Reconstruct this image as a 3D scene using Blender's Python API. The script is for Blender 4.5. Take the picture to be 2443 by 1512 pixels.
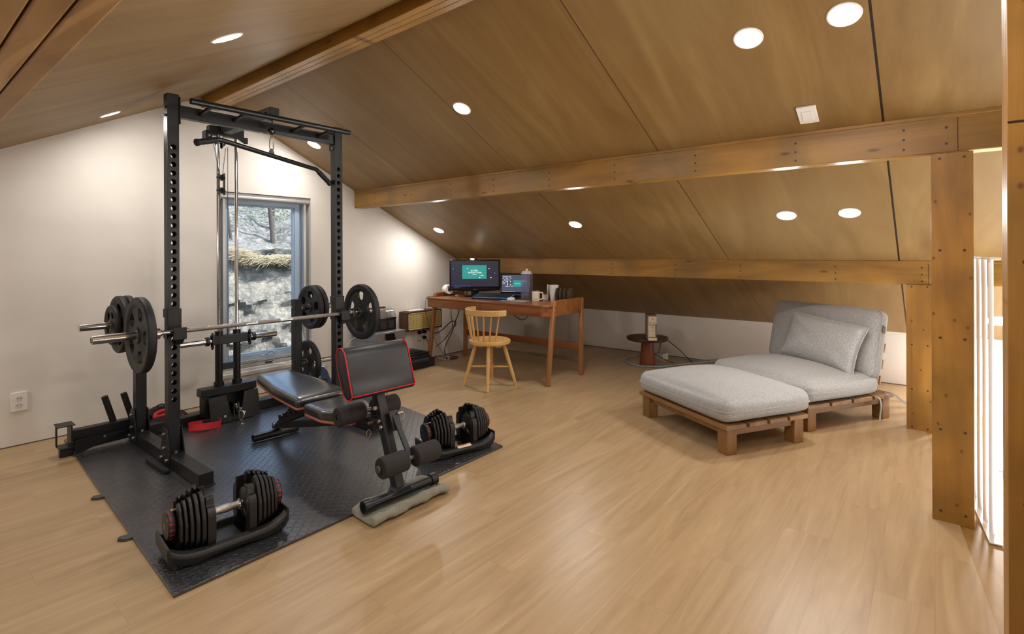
import bpy, bmesh, math, random
from mathutils import Vector, Matrix
D=bpy.data; SC=bpy.context.scene
for o in list(D.objects): D.objects.remove(o)
PI=math.pi
# ---------------------------------------------------------------- camera, world, exposure
CAMH=1.33; A0=math.radians(38.94); ROLL=-0.004
F=Vector((math.cos(A0),math.sin(A0),0)); R=Vector((math.sin(A0),-math.cos(A0),0)); U=Vector((0,0,1))
r2=math.cos(ROLL)*R+math.sin(ROLL)*U; u2=-math.sin(ROLL)*R+math.cos(ROLL)*U
cam=D.objects.new('camera',D.cameras.new('camera')); SC.collection.objects.link(cam)
cam.matrix_world=Matrix(((r2.x,u2.x,-F.x,0),(r2.y,u2.y,-F.y,0),(r2.z,u2.z,-F.z,CAMH),(0,0,0,1)))
cam.data.sensor_width=36; cam.data.lens=1245.6/2443*36; cam.data.shift_y=-155/2443
cam.data.clip_start=0.02; cam.data.clip_end=200
SC.camera=cam
vs=SC.view_settings; vs.view_transform='Standard'; vs.look='None'; vs.gamma=1; vs.use_curve_mapping=False
vs.exposure=EXPO=1.14
w=D.worlds.new('world'); SC.world=w; w.use_nodes=True
nt=w.node_tree; nt.nodes.clear()
sky=nt.nodes.new('ShaderNodeTexSky'); sky.sky_type='NISHITA'; sky.sun_disc=False
sky.sun_elevation=math.radians(48); sky.sun_rotation=math.radians(200)
bg=nt.nodes.new('ShaderNodeBackground'); bg.inputs['Strength'].default_value=0.23
wo=nt.nodes.new('ShaderNodeOutputWorld')
nt.links.new(sky.outputs[0],bg.inputs[0]); nt.links.new(bg.outputs[0],wo.inputs[0])
sl=D.lights.new('sun','SUN'); sl.energy=4.4; sl.angle=math.radians(1.0); sl.color=(1,.95,.88)
so=D.objects.new('sun',sl); SC.collection.objects.link(so)
so.rotation_euler=Vector((-.55,.55,-1.0)).to_track_quat('-Z','Y').to_euler()
LAMP_E=120.0          # emission of each downlight lens
# added unseen area light in the storey below, brightens stairwell and roof
al=D.lights.new('stairwell_fill','AREA'); al.shape='RECTANGLE'; al.size=3.6; al.size_y=2.6; al.energy=150; al.color=(.93,.97,1)
ao=D.objects.new('stairwell_fill',al); SC.collection.objects.link(ao)
ao.location=(4.2,-3.0,-1.3); ao.rotation_euler=(PI/2,0,0)
# ---------------------------------------------------------------- mesh helpers
def cr(pts,n=8):
    pts=[Vector(p) for p in pts]; out=[]
    for i in range(len(pts)-1):
        p0=pts[max(i-1,0)];p1=pts[i];p2=pts[i+1];p3=pts[min(i+2,len(pts)-1)]
        for k in range(n):
            t=k/n; out.append(.5*((2*p1)+(p2-p0)*t+(2*p0-5*p1+4*p2-p3)*t*t+(3*p1-p0-3*p2+p3)*t**3))
    out.append(pts[-1]); return out
class M:
    def __init__(s): s.bm=bmesh.new()
    def box(s,x0,x1,y0,y1,z0,z1,m=None):
        v=[s.bm.verts.new(p) for p in [(x0,y0,z0),(x1,y0,z0),(x1,y1,z0),(x0,y1,z0),(x0,y0,z1),(x1,y0,z1),(x1,y1,z1),(x0,y1,z1)]]
        for f in [(0,3,2,1),(4,5,6,7),(0,1,5,4),(1,2,6,5),(2,3,7,6),(3,0,4,7)]: s.bm.faces.new([v[i] for i in f])
        if m is not None: bmesh.ops.transform(s.bm,matrix=m,verts=v)
        return s
    def cbox(s,c,d,rz=0,rx=0,ry=0):
        m=Matrix.Translation(c)@Matrix.Rotation(rz,4,'Z')@Matrix.Rotation(ry,4,'Y')@Matrix.Rotation(rx,4,'X')
        return s.box(-d[0]/2,d[0]/2,-d[1]/2,d[1]/2,-d[2]/2,d[2]/2,m)
    def bar(s,p0,p1,wd,ht,up=(0,0,1)):
        p0=Vector(p0);p1=Vector(p1);z=(p1-p0).normalized();x=Vector(up).cross(z).normalized();y=z.cross(x)
        m=Matrix((x,y,z)).transposed().to_4x4(); m.translation=p0
        return s.box(-wd/2,wd/2,-ht/2,ht/2,0,(p1-p0).length,m)
    def tube(s,pts,r,seg=12,closed=False,caps=True):
        pts=[Vector(p) for p in pts]; n=len(pts); rr=r if isinstance(r,(list,tuple)) else [r]*n
        rings=[]; t0=(pts[1]-pts[0]).normalized(); a=Vector((0,0,1)) if abs(t0.z)<.9 else Vector((1,0,0))
        x=a.cross(t0).normalized()
        for i,p in enumerate(pts):
            if closed: t=(pts[(i+1)%n]-pts[i-1]).normalized()
            else: t=(pts[min(i+1,n-1)]-pts[max(i-1,0)]).normalized()
            x=(x-t*x.dot(t)).normalized(); y=t.cross(x)
            rings.append([s.bm.verts.new(p+(x*math.cos(2*PI*k/seg)+y*math.sin(2*PI*k/seg))*rr[i]) for k in range(seg)])
        for i in range(n if closed else n-1):
            A=rings[i];B=rings[(i+1)%n]
            for k in range(seg): s.bm.faces.new((A[k],A[(k+1)%seg],B[(k+1)%seg],B[k]))
        if caps and not closed:
            s.bm.faces.new(rings[0][::-1]); s.bm.faces.new(rings[-1])
        return s
    def cyl(s,p0,p1,r,r1=None,seg=24): return s.tube([p0,p1],[r,r if r1 is None else r1],seg)
    def lathe(s,prof,m=None,seg=48,axis='Z'):
        rings=[]; vv=[]
        for (r,h) in prof:
            if r<1e-6: v=s.bm.verts.new((0,0,h)); rings.append([v]*seg); vv.append(v)
            else:
                ring=[s.bm.verts.new((r*math.cos(2*PI*k/seg),r*math.sin(2*PI*k/seg),h)) for k in range(seg)]; rings.append(ring); vv+=ring
        for A,B in zip(rings,rings[1:]):
            for k in range(seg):
                q=[]
                for v in (A[k],A[(k+1)%seg],B[(k+1)%seg],B[k]):
                    if v not in q: q.append(v)
                if len(q)>2: s.bm.faces.new(q)
        mt=Matrix.Identity(4)
        if axis=='X': mt=Matrix.Rotation(PI/2,4,'Y')
        if axis=='Y': mt=Matrix.Rotation(-PI/2,4,'X')
        if m is not None: mt=m@mt
        bmesh.ops.transform(s.bm,matrix=mt,verts=vv); return s
    def prism(s,poly,h0,h1,m=None,plane='XY'):
        f={'XY':lambda a,b,h:(a,b,h),'XZ':lambda a,b,h:(a,h,b),'YZ':lambda a,b,h:(h,a,b)}[plane]
        A=[s.bm.verts.new(f(a,b,h0)) for a,b in poly]; B=[s.bm.verts.new(f(a,b,h1)) for a,b in poly]
        s.bm.faces.new(A); s.bm.faces.new(B[::-1]); n=len(poly)
        for i in range(n): s.bm.faces.new((A[i],B[i],B[(i+1)%n],A[(i+1)%n]))
        if m is not None: bmesh.ops.transform(s.bm,matrix=m,verts=A+B)
        return s
    def cushion(s,sx,sy,sz,r,bulge=.03,n=22,m=None,pinch=0,wr=0,seed=1,ex=2.6):
        # softly stuffed block: six subdivided sides, rounded edges, swollen faces
        rnd=random.Random(seed); ph=[(rnd.uniform(4,11),rnd.uniform(4,11),rnd.uniform(0,6)) for _ in range(4)]
        bm2=bmesh.new(); bmesh.ops.create_cube(bm2,size=2); bmesh.ops.subdivide_edges(bm2,edges=bm2.edges[:],cuts=n,use_grid_fill=True)
        for v in bm2.verts:
            x,y,z=v.co
            X,Y,Z=x*sx/2,y*sy/2,z*sz/2
            cx=max(-sx/2+r,min(sx/2-r,X)); cy=max(-sy/2+r,min(sy/2-r,Y)); cz=max(-sz/2+r,min(sz/2-r,Z))
            d=Vector((X-cx,Y-cy,Z-cz)); q=Vector((cx,cy,cz))
            if d.length>1e-9:
                mx=max(abs(d.x),abs(d.y),abs(d.z)); q+=d.normalized()*min(mx if True else r,r)
            b=(1-abs(x)**ex)*(1-abs(y)**ex)
            q.z+=math.copysign(1,z)*bulge*b*abs(z)*(1 if z>0 or pinch else .12)
            b2=(1-abs(z)**2)
            q.x+=math.copysign(1,x)*bulge*.35*b2*abs(x)**3*(1-abs(y)**4); q.y+=math.copysign(1,y)*bulge*.35*b2*abs(y)**3*(1-abs(x)**4)
            if pinch:
                e=max(abs(x),abs(y)); k=(1-e**3.2); c=(abs(x)*abs(y))**3
                q.z*=(.10+.90*k**.6); q.x*=1+.05*c-.04*(1-y*y)*abs(x)**3; q.y*=1+.06*c-.05*(1-x*x)*abs(y)**3
            if wr:
                q.z+=wr*sum(math.sin(a*x+b_*y+p) for a,b_,p in ph)*.25*(1 if z>0 else -1)*abs(z)
            v.co=q
        me=D.meshes.new('t'); bm2.to_mesh(me); bm2.free()
        if m is not None: me.transform(m)
        s.bm.from_mesh(me); D.meshes.remove(me); return s
    def build(s,name,mat,parent=None,bevel=0,smooth=True,world=False,seg=2,loc=None,ang=35):
        me=D.meshes.new(name); bmesh.ops.recalc_face_normals(s.bm,faces=s.bm.faces[:]); s.bm.to_mesh(me); s.bm.free()
        if smooth and len(me.polygons):
            me.shade_smooth(); me.set_sharp_from_angle(angle=math.radians(ang))
        o=D.objects.new(name,me); SC.collection.objects.link(o)
        if mat is not None: me.materials.append(mat)
        if parent is not None:
            o.parent=parent
            if world: me.transform(world_of(parent).inverted())
        if loc is not None: o.location=loc
        if bevel:
            b=o.modifiers.new('bevel','BEVEL'); b.width=bevel; b.segments=seg; b.limit_method='ANGLE'; b.angle_limit=math.radians(40)
        return o
def each(k,name,mat,parent=None,bevel=0,**kw):
    # every loose piece of the builder becomes an object of its own
    seen=set(); out=[]
    for v0 in k.bm.verts:
        if v0 in seen: continue
        st=[v0]; seen.add(v0); comp=[]
        while st:
            v=st.pop(); comp.append(v)
            for e in v.link_edges:
                o=e.other_vert(v)
                if o not in seen: seen.add(o); st.append(o)
        q=M(); mp={v:q.bm.verts.new(v.co) for v in comp}; fs=set(f for v in comp for f in v.link_faces)
        for f in fs: q.bm.faces.new([mp[v] for v in f.verts])
        out.append(q.build(name,mat,parent,bevel,**kw))
    k.bm.free(); return out
def world_of(o):
    m=Matrix.Translation(o.location)@o.rotation_euler.to_matrix().to_4x4()
    return (world_of(o.parent)@m) if o.parent else m
def tag(o,label=None,cat=None,group=None,kind=None):
    if label: o['label']=label
    if cat: o['category']=cat
    if group: o['group']=group
    if kind: o['kind']=kind
    return o
def thing(name,label,cat,loc=(0,0,0),rz=0,group=None):
    o=D.objects.new(name,None); SC.collection.objects.link(o); o.empty_display_size=.05
    o.location=loc; o.rotation_euler=(0,0,rz); return tag(o,label,cat,group)
def dup(o,parent=None):
    c=o.copy(); SC.collection.objects.link(c); c.parent=parent
    for ch in list(o.children): dup(ch,c)
    return c
def boolean(o,cut):
    md=o.modifiers.new('b','BOOLEAN'); md.operation='DIFFERENCE'; md.object=cut; md.solver='EXACT'; md.use_self=True
    bpy.context.view_layer.update(); dg=bpy.context.evaluated_depsgraph_get()
    me=D.meshes.new_from_object(o.evaluated_get(dg)); o.modifiers.remove(md); old=o.data; o.data=me
    D.objects.remove(cut); me.shade_smooth(); me.set_sharp_from_angle(angle=math.radians(35)); return o
def text(s,size,mat,parent,m,name='lettering',ext=.0006,align='CENTER'):
    cu=D.curves.new(name,'FONT'); cu.body=s; cu.size=size; cu.align_x=align; cu.align_y='CENTER'; cu.extrude=ext
    o=D.objects.new(name,cu); SC.collection.objects.link(o); bpy.context.view_layer.update()
    me=D.meshes.new_from_object(o.evaluated_get(bpy.context.evaluated_depsgraph_get())); D.objects.remove(o)
    me.transform(m); me.materials.clear(); me.materials.append(mat)
    t=D.objects.new(name,me); SC.collection.objects.link(t); t.parent=parent; return t
# ---------------------------------------------------------------- materials
def lin(h):
    c=[int(h[i:i+2],16)/255 for i in (0,2,4)]
    return tuple(((x/12.92) if x<=.04045 else ((x+.055)/1.055)**2.4) for x in c)+(1,)
class N:
    def __init__(s,name):
        s.m=D.materials.new(name); s.m.use_nodes=True; s.t=s.m.node_tree; s.b=s.t.nodes['Principled BSDF']
    def n(s,ty,**k):
        o=s.t.nodes.new('ShaderNode'+ty)
        for a,v in k.items():
            if a.startswith('i_'):
                o.inputs[a[2:].replace('_',' ')].default_value=v
            else: setattr(o,a,v)
        return o
    def l(s,a,b): s.t.links.new(a,b); return s
    def set(s,**k):
        for a,v in k.items(): s.b.inputs[a.replace('_',' ')].default_value=v
        return s
    def math(s,op,a,b=None,c=None,clamp=False):
        o=s.t.nodes.new('ShaderNodeMath'); o.operation=op; o.use_clamp=clamp
        for i,v in enumerate((a,b,c)):
            if v is None: continue
            if isinstance(v,(int,float)): o.inputs[i].default_value=v
            else: s.l(v,o.inputs[i])
        return o.outputs[0]
    def coord(s,kind='Object',scale=(1,1,1),rot=(0,0,0)):
        t=s.n('TexCoord'); mp=s.n('Mapping'); mp.inputs['Scale'].default_value=scale; mp.inputs['Rotation'].default_value=rot
        s.l(t.outputs[kind],mp.inputs[0]); return mp.outputs[0]
    def noise(s,vec,scale=5,detail=4,rough=.55,dist=0):
        o=s.n('TexNoise'); o.inputs['Scale'].default_value=scale; o.inputs['Detail'].default_value=detail; o.inputs['Roughness'].default_value=rough; o.inputs['Distortion'].default_value=dist
        s.l(vec,o.inputs['Vector']); return o.outputs['Fac']
    def ramp(s,fac,stops):
        o=s.n('ValToRGB'); e=o.color_ramp.elements
        while len(e)<len(stops): e.new(.5)
        for i,(p,c) in enumerate(stops): e[i].position=p; e[i].color=lin(c) if isinstance(c,str) else c
        s.l(fac,o.inputs[0]); return o.outputs[0]
    def mix(s,fac,a,b,mode='MIX'):
        o=s.n('MixRGB'); o.blend_type=mode
        for i,v in enumerate((fac,a,b)):
            if isinstance(v,(int,float)): o.inputs[i].default_value=v
            elif isinstance(v,str): o.inputs[i].default_value=lin(v)
            elif isinstance(v,tuple): o.inputs[i].default_value=v
            else: s.l(v,o.inputs[i])
        return o.outputs[0]
    def col(s,c): s.l(c,s.b.inputs['Base Color']); return s
    def bump(s,h,st=.3,dist=.01):
        o=s.n('Bump'); o.inputs['Strength'].default_value=st; o.inputs['Distance'].default_value=dist
        s.l(h,o.inputs['Height']); s.l(o.outputs[0],s.b.inputs['Normal']); return s
    def xyz(s,vec):
        o=s.n('SeparateXYZ'); s.l(vec,o.inputs[0]); return o.outputs
def plain(name,hexc,rough=.5,metal=0,nz=0,bump=0,bs=60,**k):
    q=N(name); q.set(Base_Color=lin(hexc),Roughness=rough,Metallic=metal,**k)
    if nz or bump:
        v=q.coord(); f=q.noise(v,bs,4)
        if nz: q.col(q.mix(q.math('MULTIPLY',f,nz),hexc,'000000'))
        if bump: q.bump(f,bump,.004)
    return q.m
def wood(name,c1,c2,c3,scale=(1,1,1),rough=.45,knots=0,rot=(0,0,0),g=1.0,kc='5a3510',patch=.0,pc='7a6a3a',ks=None):
    # grain runs along the axis whose scale is smallest
    q=N(name); v=q.coord('Object',scale,rot)
    a=q.noise(v,3.0*g,6,.6,1.2); b=q.noise(v,14*g,5,.6,.4)
    c=q.ramp(a,[(.30,c1),(.5,c2),(.72,c3)])
    c=q.mix(q.math('MULTIPLY',q.math('POWER',b,2.5),.55),c,c1)
    if patch:
        v2=q.coord('Object',(1,1,1)); p=q.ramp(q.noise(v2,2.6,3,.5,.3),[(.48,(0,0,0,1)),(.68,(1,1,1,1))])
        c=q.mix(q.math('MULTIPLY',p,patch),c,pc)
    if knots:
        X_,Y_,Z_=q.xyz(q.coord()); cb=q.n('CombineXYZ'); q.l(q.math('MULTIPLY',Y_,ks[0]),cb.inputs[0]); q.l(q.math('MULTIPLY',Z_,ks[1]),cb.inputs[1]); vo=q.n('TexVoronoi'); vo.voronoi_dimensions='2D'; vo.inputs['Scale'].default_value=knots
        q.l(cb.outputs[0],vo.inputs['Vector']); k=q.ramp(vo.outputs['Distance'],[(.018,(1,1,1,1)),(.062,(0,0,0,1))])
        c=q.mix(q.math('MULTIPLY',k,.8),c,kc)
    q.col(c).set(Roughness=rough); q.bump(b,.12,.002); return q.m
# ---------------------------------------------------------------- the room
def zR(x): return 3.651-.487*x
def zL(x): return 1.75+.51*x
RX=(3.651-1.75)/(.487+.51); RZ=zR(RX)
WY=4.95; EX=6.43; LX=-2.3
def mat_wall():
    q=N('painted_wall'); v=q.coord(); f=q.noise(v,1.3,4,.6)
    q.col(q.ramp(f,[(.35,'e2dbd1'),(.65,'e9e2d9')])).set(Roughness=.7); q.bump(q.noise(v,160,2),.05,.002); return q.m
WALL=mat_wall()
def mat_ply(name,scale,left):
    q=N(name); v=q.coord('Object',scale); v1=q.coord()
    a=q.noise(v,2.2,6,.62,1.6); b=q.noise(v,20,4,.6,.3); big=q.noise(v1,.8,3,.5)
    c=q.ramp(a,[(.28,'7b5b30'),(.5,'8b6b3d'),(.72,'9c7e4d')])
    c=q.mix(q.math('MULTIPLY',q.math('POWER',b,2.2),.4),c,'6b4e2b')
    c=q.mix(q.math('MULTIPLY',q.ramp(big,[(.38,(0,0,0,1)),(.7,(1,1,1,1))]),.35),c,'9b8660')
    x,y,z=q.xyz(v1)
    # joints between the panels every 1.24 m, one wider joint at y=.2
    m=q.math('PINGPONG',q.math('SUBTRACT',y,.205),.6215)
    l=q.math('LESS_THAN',m,.0022)
    w=q.math('LESS_THAN',q.math('ABSOLUTE',q.math('SUBTRACT',y,.205)),.0055)
    l=q.math('MAXIMUM',l,w)
    c=q.mix(l,c,'1d130a')
    q.col(c).set(Roughness=.56 if left else .44,Specular_IOR_Level=.3 if left else .45); q.bump(q.math('SUBTRACT',q.math('MULTIPLY',b,.15),l),.25,.004)
    return q.m
PLYR=mat_ply('plywood_right',(.22,1.6,.22),False)
M_BEAM=wood('stained_beam','845c24','a67a34','bf924a',(1.6,.16,1.6),.38,knots=1.0,patch=.5,pc='6f5c30',ks=(1.6,5.0))
M_POST=wood('stained_post','7f5622','9f702f','b8873c',(1.5,1.5,.16),.4,knots=1.0,patch=.6,pc='70521f',ks=(7.0,5.2))
M_SILL=wood('stained_sill','80602f','9c7840','b9945a',(.2,1.8,1.5),.4,patch=.3)
M_PLYEDGE=plain('plywood_edge','d9c79a',.6,nz=.1)
def mat_floor():
    q=N('oak_floor'); v1=q.coord(); x,y,z=q.xyz(v1)
    row=q.math('FLOOR',q.math('DIVIDE',y,.187))
    off=q.math('FRACT',q.math('MULTIPLY',row,.377))
    col=q.math('FLOOR',q.math('ADD',q.math('DIVIDE',x,1.24),off))
    wn=q.n('TexWhiteNoise'); wn.noise_dimensions='2D'; cb=q.n('CombineXYZ'); q.l(row,cb.inputs[0]); q.l(col,cb.inputs[1]); q.l(cb.outputs[0],wn.inputs['Vector'])
    r=wn.outputs['Value']
    cv=q.n('CombineXYZ'); q.l(q.math('ADD',q.math('MULTIPLY',x,.22),q.math('MULTIPLY',r,37.0)),cv.inputs[0]); q.l(q.math('MULTIPLY',y,2.2),cv.inputs[1]); q.l(q.math('MULTIPLY',r,11.),cv.inputs[2])
    a=q.noise(cv.outputs[0],3.4,7,.62,2.2); b=q.noise(cv.outputs[0],26,4,.6,.2)
    c=q.ramp(a,[(.28,'a08361'),(.46,'ad916d'),(.60,'b59974'),(.76,'c0a784')])
    c=q.mix(q.math('MULTIPLY',q.math('POWER',b,3.0),.6),c,'a1835c')
    c=q.mix(q.math('MULTIPLY',q.math('SUBTRACT',r,.3),.14),c,'957850')
    gy=q.math('PINGPONG',y,.0935); gl=q.math('LESS_THAN',gy,.0009)
    fx=q.math('PINGPONG',q.math('MULTIPLY',q.math('ADD',q.math('DIVIDE',x,1.24),off),1.24),.62); gx=q.math('LESS_THAN',fx,.0009)
    g=q.math('MAXIMUM',gl,gx)
    c=q.mix(q.math('MULTIPLY',g,.32),c,'7e6242')
    q.col(c).set(Roughness=.36,Specular_IOR_Level=.45); q.bump(q.math('SUBTRACT',q.math('MULTIPLY',b,.2),g),.12,.002); return q.m
OAK=mat_floor()
def edge(x): return .047+(x-4.88)*.091
m=M(); m.prism([(LX,-3.0),(1.6,-3.0),(1.6,edge(1.6)),(EX,edge(EX)),(EX,WY),(LX,WY)],-.25,0)
tag(m.build('floor',OAK),kind='structure')
m=M(); m.prism([(1.6,-.30),(EX,-.30),(EX,edge(EX)-.0),(1.6,edge(1.6)-.0)],-.25,-.004)
tag(m.build('trim_1',M_SILL),kind='structure')
# gable wall with the window opening
wx0,wx1,wz0,wz1=1.985,2.858,.235,1.885
m=M()
for poly in ([(LX,-.2),(wx0,-.2),(wx0,zR(wx0)),(RX,RZ),(LX,zL(LX))],[(wx0,wz1),(wx1,wz1),(wx1,zR(wx1)),(wx0,zR(wx0))],
             [(wx0,-.2),(wx1,-.2),(wx1,wz0),(wx0,wz0)],[(wx1,-.2),(EX,-.2),(EX,zR(EX)),(wx1,zR(wx1))]):
    m.prism(poly,WY,WY+.22,plane='XZ')
bmesh.ops.remove_doubles(m.bm,verts=m.bm.verts[:],dist=1e-5)
tag(m.build('wall_back',WALL,smooth=False),kind='structure')
m=M(); m.box(EX,EX+.15,-3.2,WY+.2,-2.6,zR(EX)+.02); tag(m.build('wall_right',WALL,smooth=False),kind='structure')
m=M(); m.box(LX-.15,LX,-3.2,WY+.2,-.2,zL(LX)); tag(m.build('wall_left',WALL,smooth=False),kind='structure')
m=M(); m.prism([(LX,-2.6),(EX,-2.6),(EX,zR(EX)),(RX,RZ),(LX,zL(LX))],-3.4,-3.2,plane='XZ'); tag(m.build('wall_front',WALL,smooth=False),kind='structure')
# thin dark strips, painted shadow line in the joint where walls meet the floor
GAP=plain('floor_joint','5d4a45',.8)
m=M(); m.box(LX,EX-.012,WY-.006,WY,0,.006); tag(m.build('shadow_joint_back',GAP),kind='structure')
m=M(); m.box(EX-.006,EX,edge(EX),WY,0,.006); tag(m.build('shadow_joint_right',GAP),kind='structure')
# ceilings, one plane each side of the ridge
m=M(); m.prism([(RX,RZ),(EX+.1,zR(EX+.1)),(EX+.1,zR(EX+.1)+.08),(RX,RZ+.08)],-3.4,WY+.2,plane='XZ'); tag(m.build('ceiling',PLYR,smooth=False),kind='structure')
m=M(); m.prism([(LX-.1,zL(LX-.1)),(RX,RZ),(RX,RZ+.08),(LX-.1,zL(LX-.1)+.08)],-3.4,WY+.2,plane='XZ'); tag(m.build('ceiling',mat_ply('plywood_left',(.22,1.5,.22),True),smooth=False),kind='structure')
# lower storey below the stair opening
LIGHTF=plain('pale_lower_floor','e9e6e0',.5)
m=M(); m.box(1.4,EX,-3.2,WY,-2.6,-2.5); tag(m.build('floor',LIGHTF),kind='structure')
m=M(); m.box(1.4,1.6,-3.2,-.3,-2.5,-.25); tag(m.build('wall_stairwell',WALL),kind='structure')
m=M(); m.box(1.4,EX,-.30,-.1,-2.5,-.25); tag(m.build('wall_stairwell',WALL),kind='structure')
m=M(); m.box(EX-.035,EX,-3.2,-.30,-.72,-.66); tag(m.build('trim_2',plain('grey_ledge','8d9496',.5)),kind='structure')
# beams: laminated boards, long axis along the ridge
SCREW=plain('screw_head','4a4440',.45,.6)
def screws(par,pts,n):
    for p in pts:
        k=M(); a=Vector(n)
        k.cyl(Vector(p)-a*.004,Vector(p)+a*.0012,.0062,seg=12); k.build('screw',SCREW,par,world=False)
b=M(); b.prism([(3.377,1.818),(3.491,1.818),(3.491,zR(3.491)-.001),(3.377,zR(3.377)-.001)],-3.2,4.945,plane='XZ'); b.box(3.369,3.377,-3.2,4.945,1.990,2.009)
t3=tag(b.build('trim_3',M_BEAM,bevel=.003),kind='structure')
ys=[4.58,4.0,3.45,2.93,2.35,1.78,1.2,.62,.12]; screws(t3,[(3.377,y,z) for y in ys for z in (1.85,1.9,1.95)]+[(3.377,-.05,z) for z in (1.86,1.94)],(-1,0,0))
k=M(); k.box(3.3755,3.378,-.0945,-.0925,1.82,1.985); k.build('board_joint',plain('dark_joint','2b1a0c',.8),t3)
k=M()
for x in (3.39,3.43,3.46): k.box(x-.0005,x+.0005,-3,.1,1.8175,1.819)
k.box(3.38,3.489,-3,.0,1.8165,1.8179); k.build('plywood_lining',M_PLYEDGE,t3)
b=M(); b.prism([(4.93,1.075),(5.04,1.075),(5.04,zR(5.04)-.001),(4.93,zR(4.93)-.001)],-3.2,4.945,plane='XZ'); b.box(4.922,4.93,-3.2,4.945,1.236,1.252)
t4=tag(b.build('trim_4',M_BEAM,bevel=.003),kind='structure')
screws(t4,[(4.93,y,z) for y in (4.4,3.75,3.1,2.63,1.95,1.35,.62,.07,-.05) for z in (1.1,1.15,1.2)],(-1,0,0))
k=M(); k.box(4.9285,4.931,.03,.032,1.077,1.23); k.build('board_joint',D.materials['dark_joint'],t4)
# ridge beam, a touch out of line as in the photograph
b=M(); DG=D.materials['dark_joint']
def rx(y): return 1.755+.0172*y
def skew(bm,v0):
    for v in v0: v.co.x+=.0172*v.co.y
for x0,x1 in ((0,.044),(.046,.088),(.09,.134)):
    b.box(1.755+x0,1.755+x1,-3.2,4.945,2.592,2.73)
b.box(1.76,1.88,-3.2,4.945,2.597,2.72)
skew(b,b.bm.verts); tag(b.build('trim_5',M_BEAM,bevel=.003),kind='structure')
b=M()
for x0,x1 in ((.112,.152),(.155,.195),(.198,.238)): b.box(x0,x1,-3.2,4.945,1.70,zL(x1)+.01)
M_OLD=N('aged_beam')
def oldbeam(q):
    v=q.coord('Object',(1.6,.35,1.6)); a=q.noise(v,3,5,.6,2.5); wv=q.n('TexWave'); wv.inputs['Scale'].default_value=1.5; wv.inputs['Distortion'].default_value=9; wv.inputs['Detail'].default_value=3
    q.l(v,wv.inputs['Vector']); c=q.ramp(a,[(.3,'7c5c2e'),(.5,'97723c'),(.75,'ab8550')])
    l=q.ramp(wv.outputs['Fac'],[(.93,(0,0,0,1)),(.985,(1,1,1,1))]); c=q.mix(q.math('MULTIPLY',l,.5),c,'c39a68'); q.col(c).set(Roughness=.45)
oldbeam(M_OLD)
tag(b.build('trim_6',M_OLD.m,bevel=.004),kind='structure')
# posts
def post(name,x0,x1,y0,y1,z0,z1,rows,lam=True,gr=3):
    b=M(); n=gr; w_=(x1-x0)/n
    for i in range(n): b.box(x0+i*w_,x0+(i+1)*w_-.0012,y0,y1,z0,z1)
    b.box(x0+.004,x1-.004,y0+.003,y1-.003,z0+.001,z1-.001)
    o=tag(b.build(name,M_POST,bevel=.002),kind='structure')
    screws(o,[(x0,y,z) for z in rows for y in (y0+.033,y1-.033)],(-1,0,0)); return o
post('trim_7',3.322,3.437,-.148,.010,-.004,1.806,(1.78,1.33,.9,.45,.05))
post('trim_8',4.885,5.0,.005,.163,-.004,1.075,(1.06,.63,.3,.02))
p9=post('trim_9',1.80,1.93,-.305,-.1435,-.004,2.6,(2.1,1.3,.7,.3),gr=3)
k=M(); k.box(1.797,1.801,-.304,-.1445,1.648,1.652); k.build('board_joint',DG,p9)
# ---------------------------------------------------------------- window
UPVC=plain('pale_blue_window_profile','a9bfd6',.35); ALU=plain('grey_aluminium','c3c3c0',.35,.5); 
WINV=thing('window_1',None,None,((wx0+wx1)/2,WY+.1,wz0)); tag(WINV,kind='structure')
def frame(mm,x0,x1,z0,z1,y0,y1,t):
    mm.box(x0,x0+t,y0,y1,z0,z1); mm.box(x1-t,x1,y0,y1,z0,z1); mm.box(x0+t,x1-t,y0,y1,z0,z0+t); mm.box(x0+t,x1-t,y0,y1,z1-t,z1)
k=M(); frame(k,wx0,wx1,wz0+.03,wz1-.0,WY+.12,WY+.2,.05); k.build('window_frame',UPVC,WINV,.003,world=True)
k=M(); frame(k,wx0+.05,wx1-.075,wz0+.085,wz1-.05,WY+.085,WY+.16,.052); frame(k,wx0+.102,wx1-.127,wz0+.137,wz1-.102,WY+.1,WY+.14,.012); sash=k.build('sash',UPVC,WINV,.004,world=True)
GL=N('window_glass'); GL.set(Base_Color=(1,1,1,1),Roughness=0,Transmission_Weight=1,IOR=1.05,Specular_IOR_Level=.3); GL=GL.m
k=M(); k.box(wx0+.112,wx1-.137,WY+.118,WY+.124,wz0+.147,wz1-.112); k.build('window_pane',GL,WINV,world=True)
k=M(); k.box(wx0+.005,wx1-.005,WY+.02,WY+.08,wz1-.062,wz1-.004); k.cyl((wx0+.01,WY+.03,wz1-.04),(wx1-.005,WY+.03,wz1-.04),.022); k.build('screen_cassette',ALU,WINV,.003,world=True)
k=M(); k.box(wx1-.06,wx1-.035,WY+.03,WY+.075,wz0+.03,wz1-.06); k.box(wx0+.035,wx0+.06,WY+.03,WY+.075,wz0+.03,wz1-.06); k.build('screen_rail',ALU,WINV,.002,world=True)
k=M(); k.box(wx0+.06,wx1-.06,WY+.035,WY+.07,wz0+.032,wz0+.06); k.box(wx0+.06,wx1-.06,WY+.045,WY+.08,wz0+.065,wz0+.09); sb=k.build('screen_bottom_bar',ALU,WINV,.002,world=True)
k=M(); k.box(2.40,2.48,WY+.03,WY+.04,wz0+.04,wz0+.054); k.build('latch',plain('black_plastic','17181a',.4),sb,world=False).location=(0,0,0)
sb.children[0].data.transform(world_of(WINV).inverted())
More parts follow.
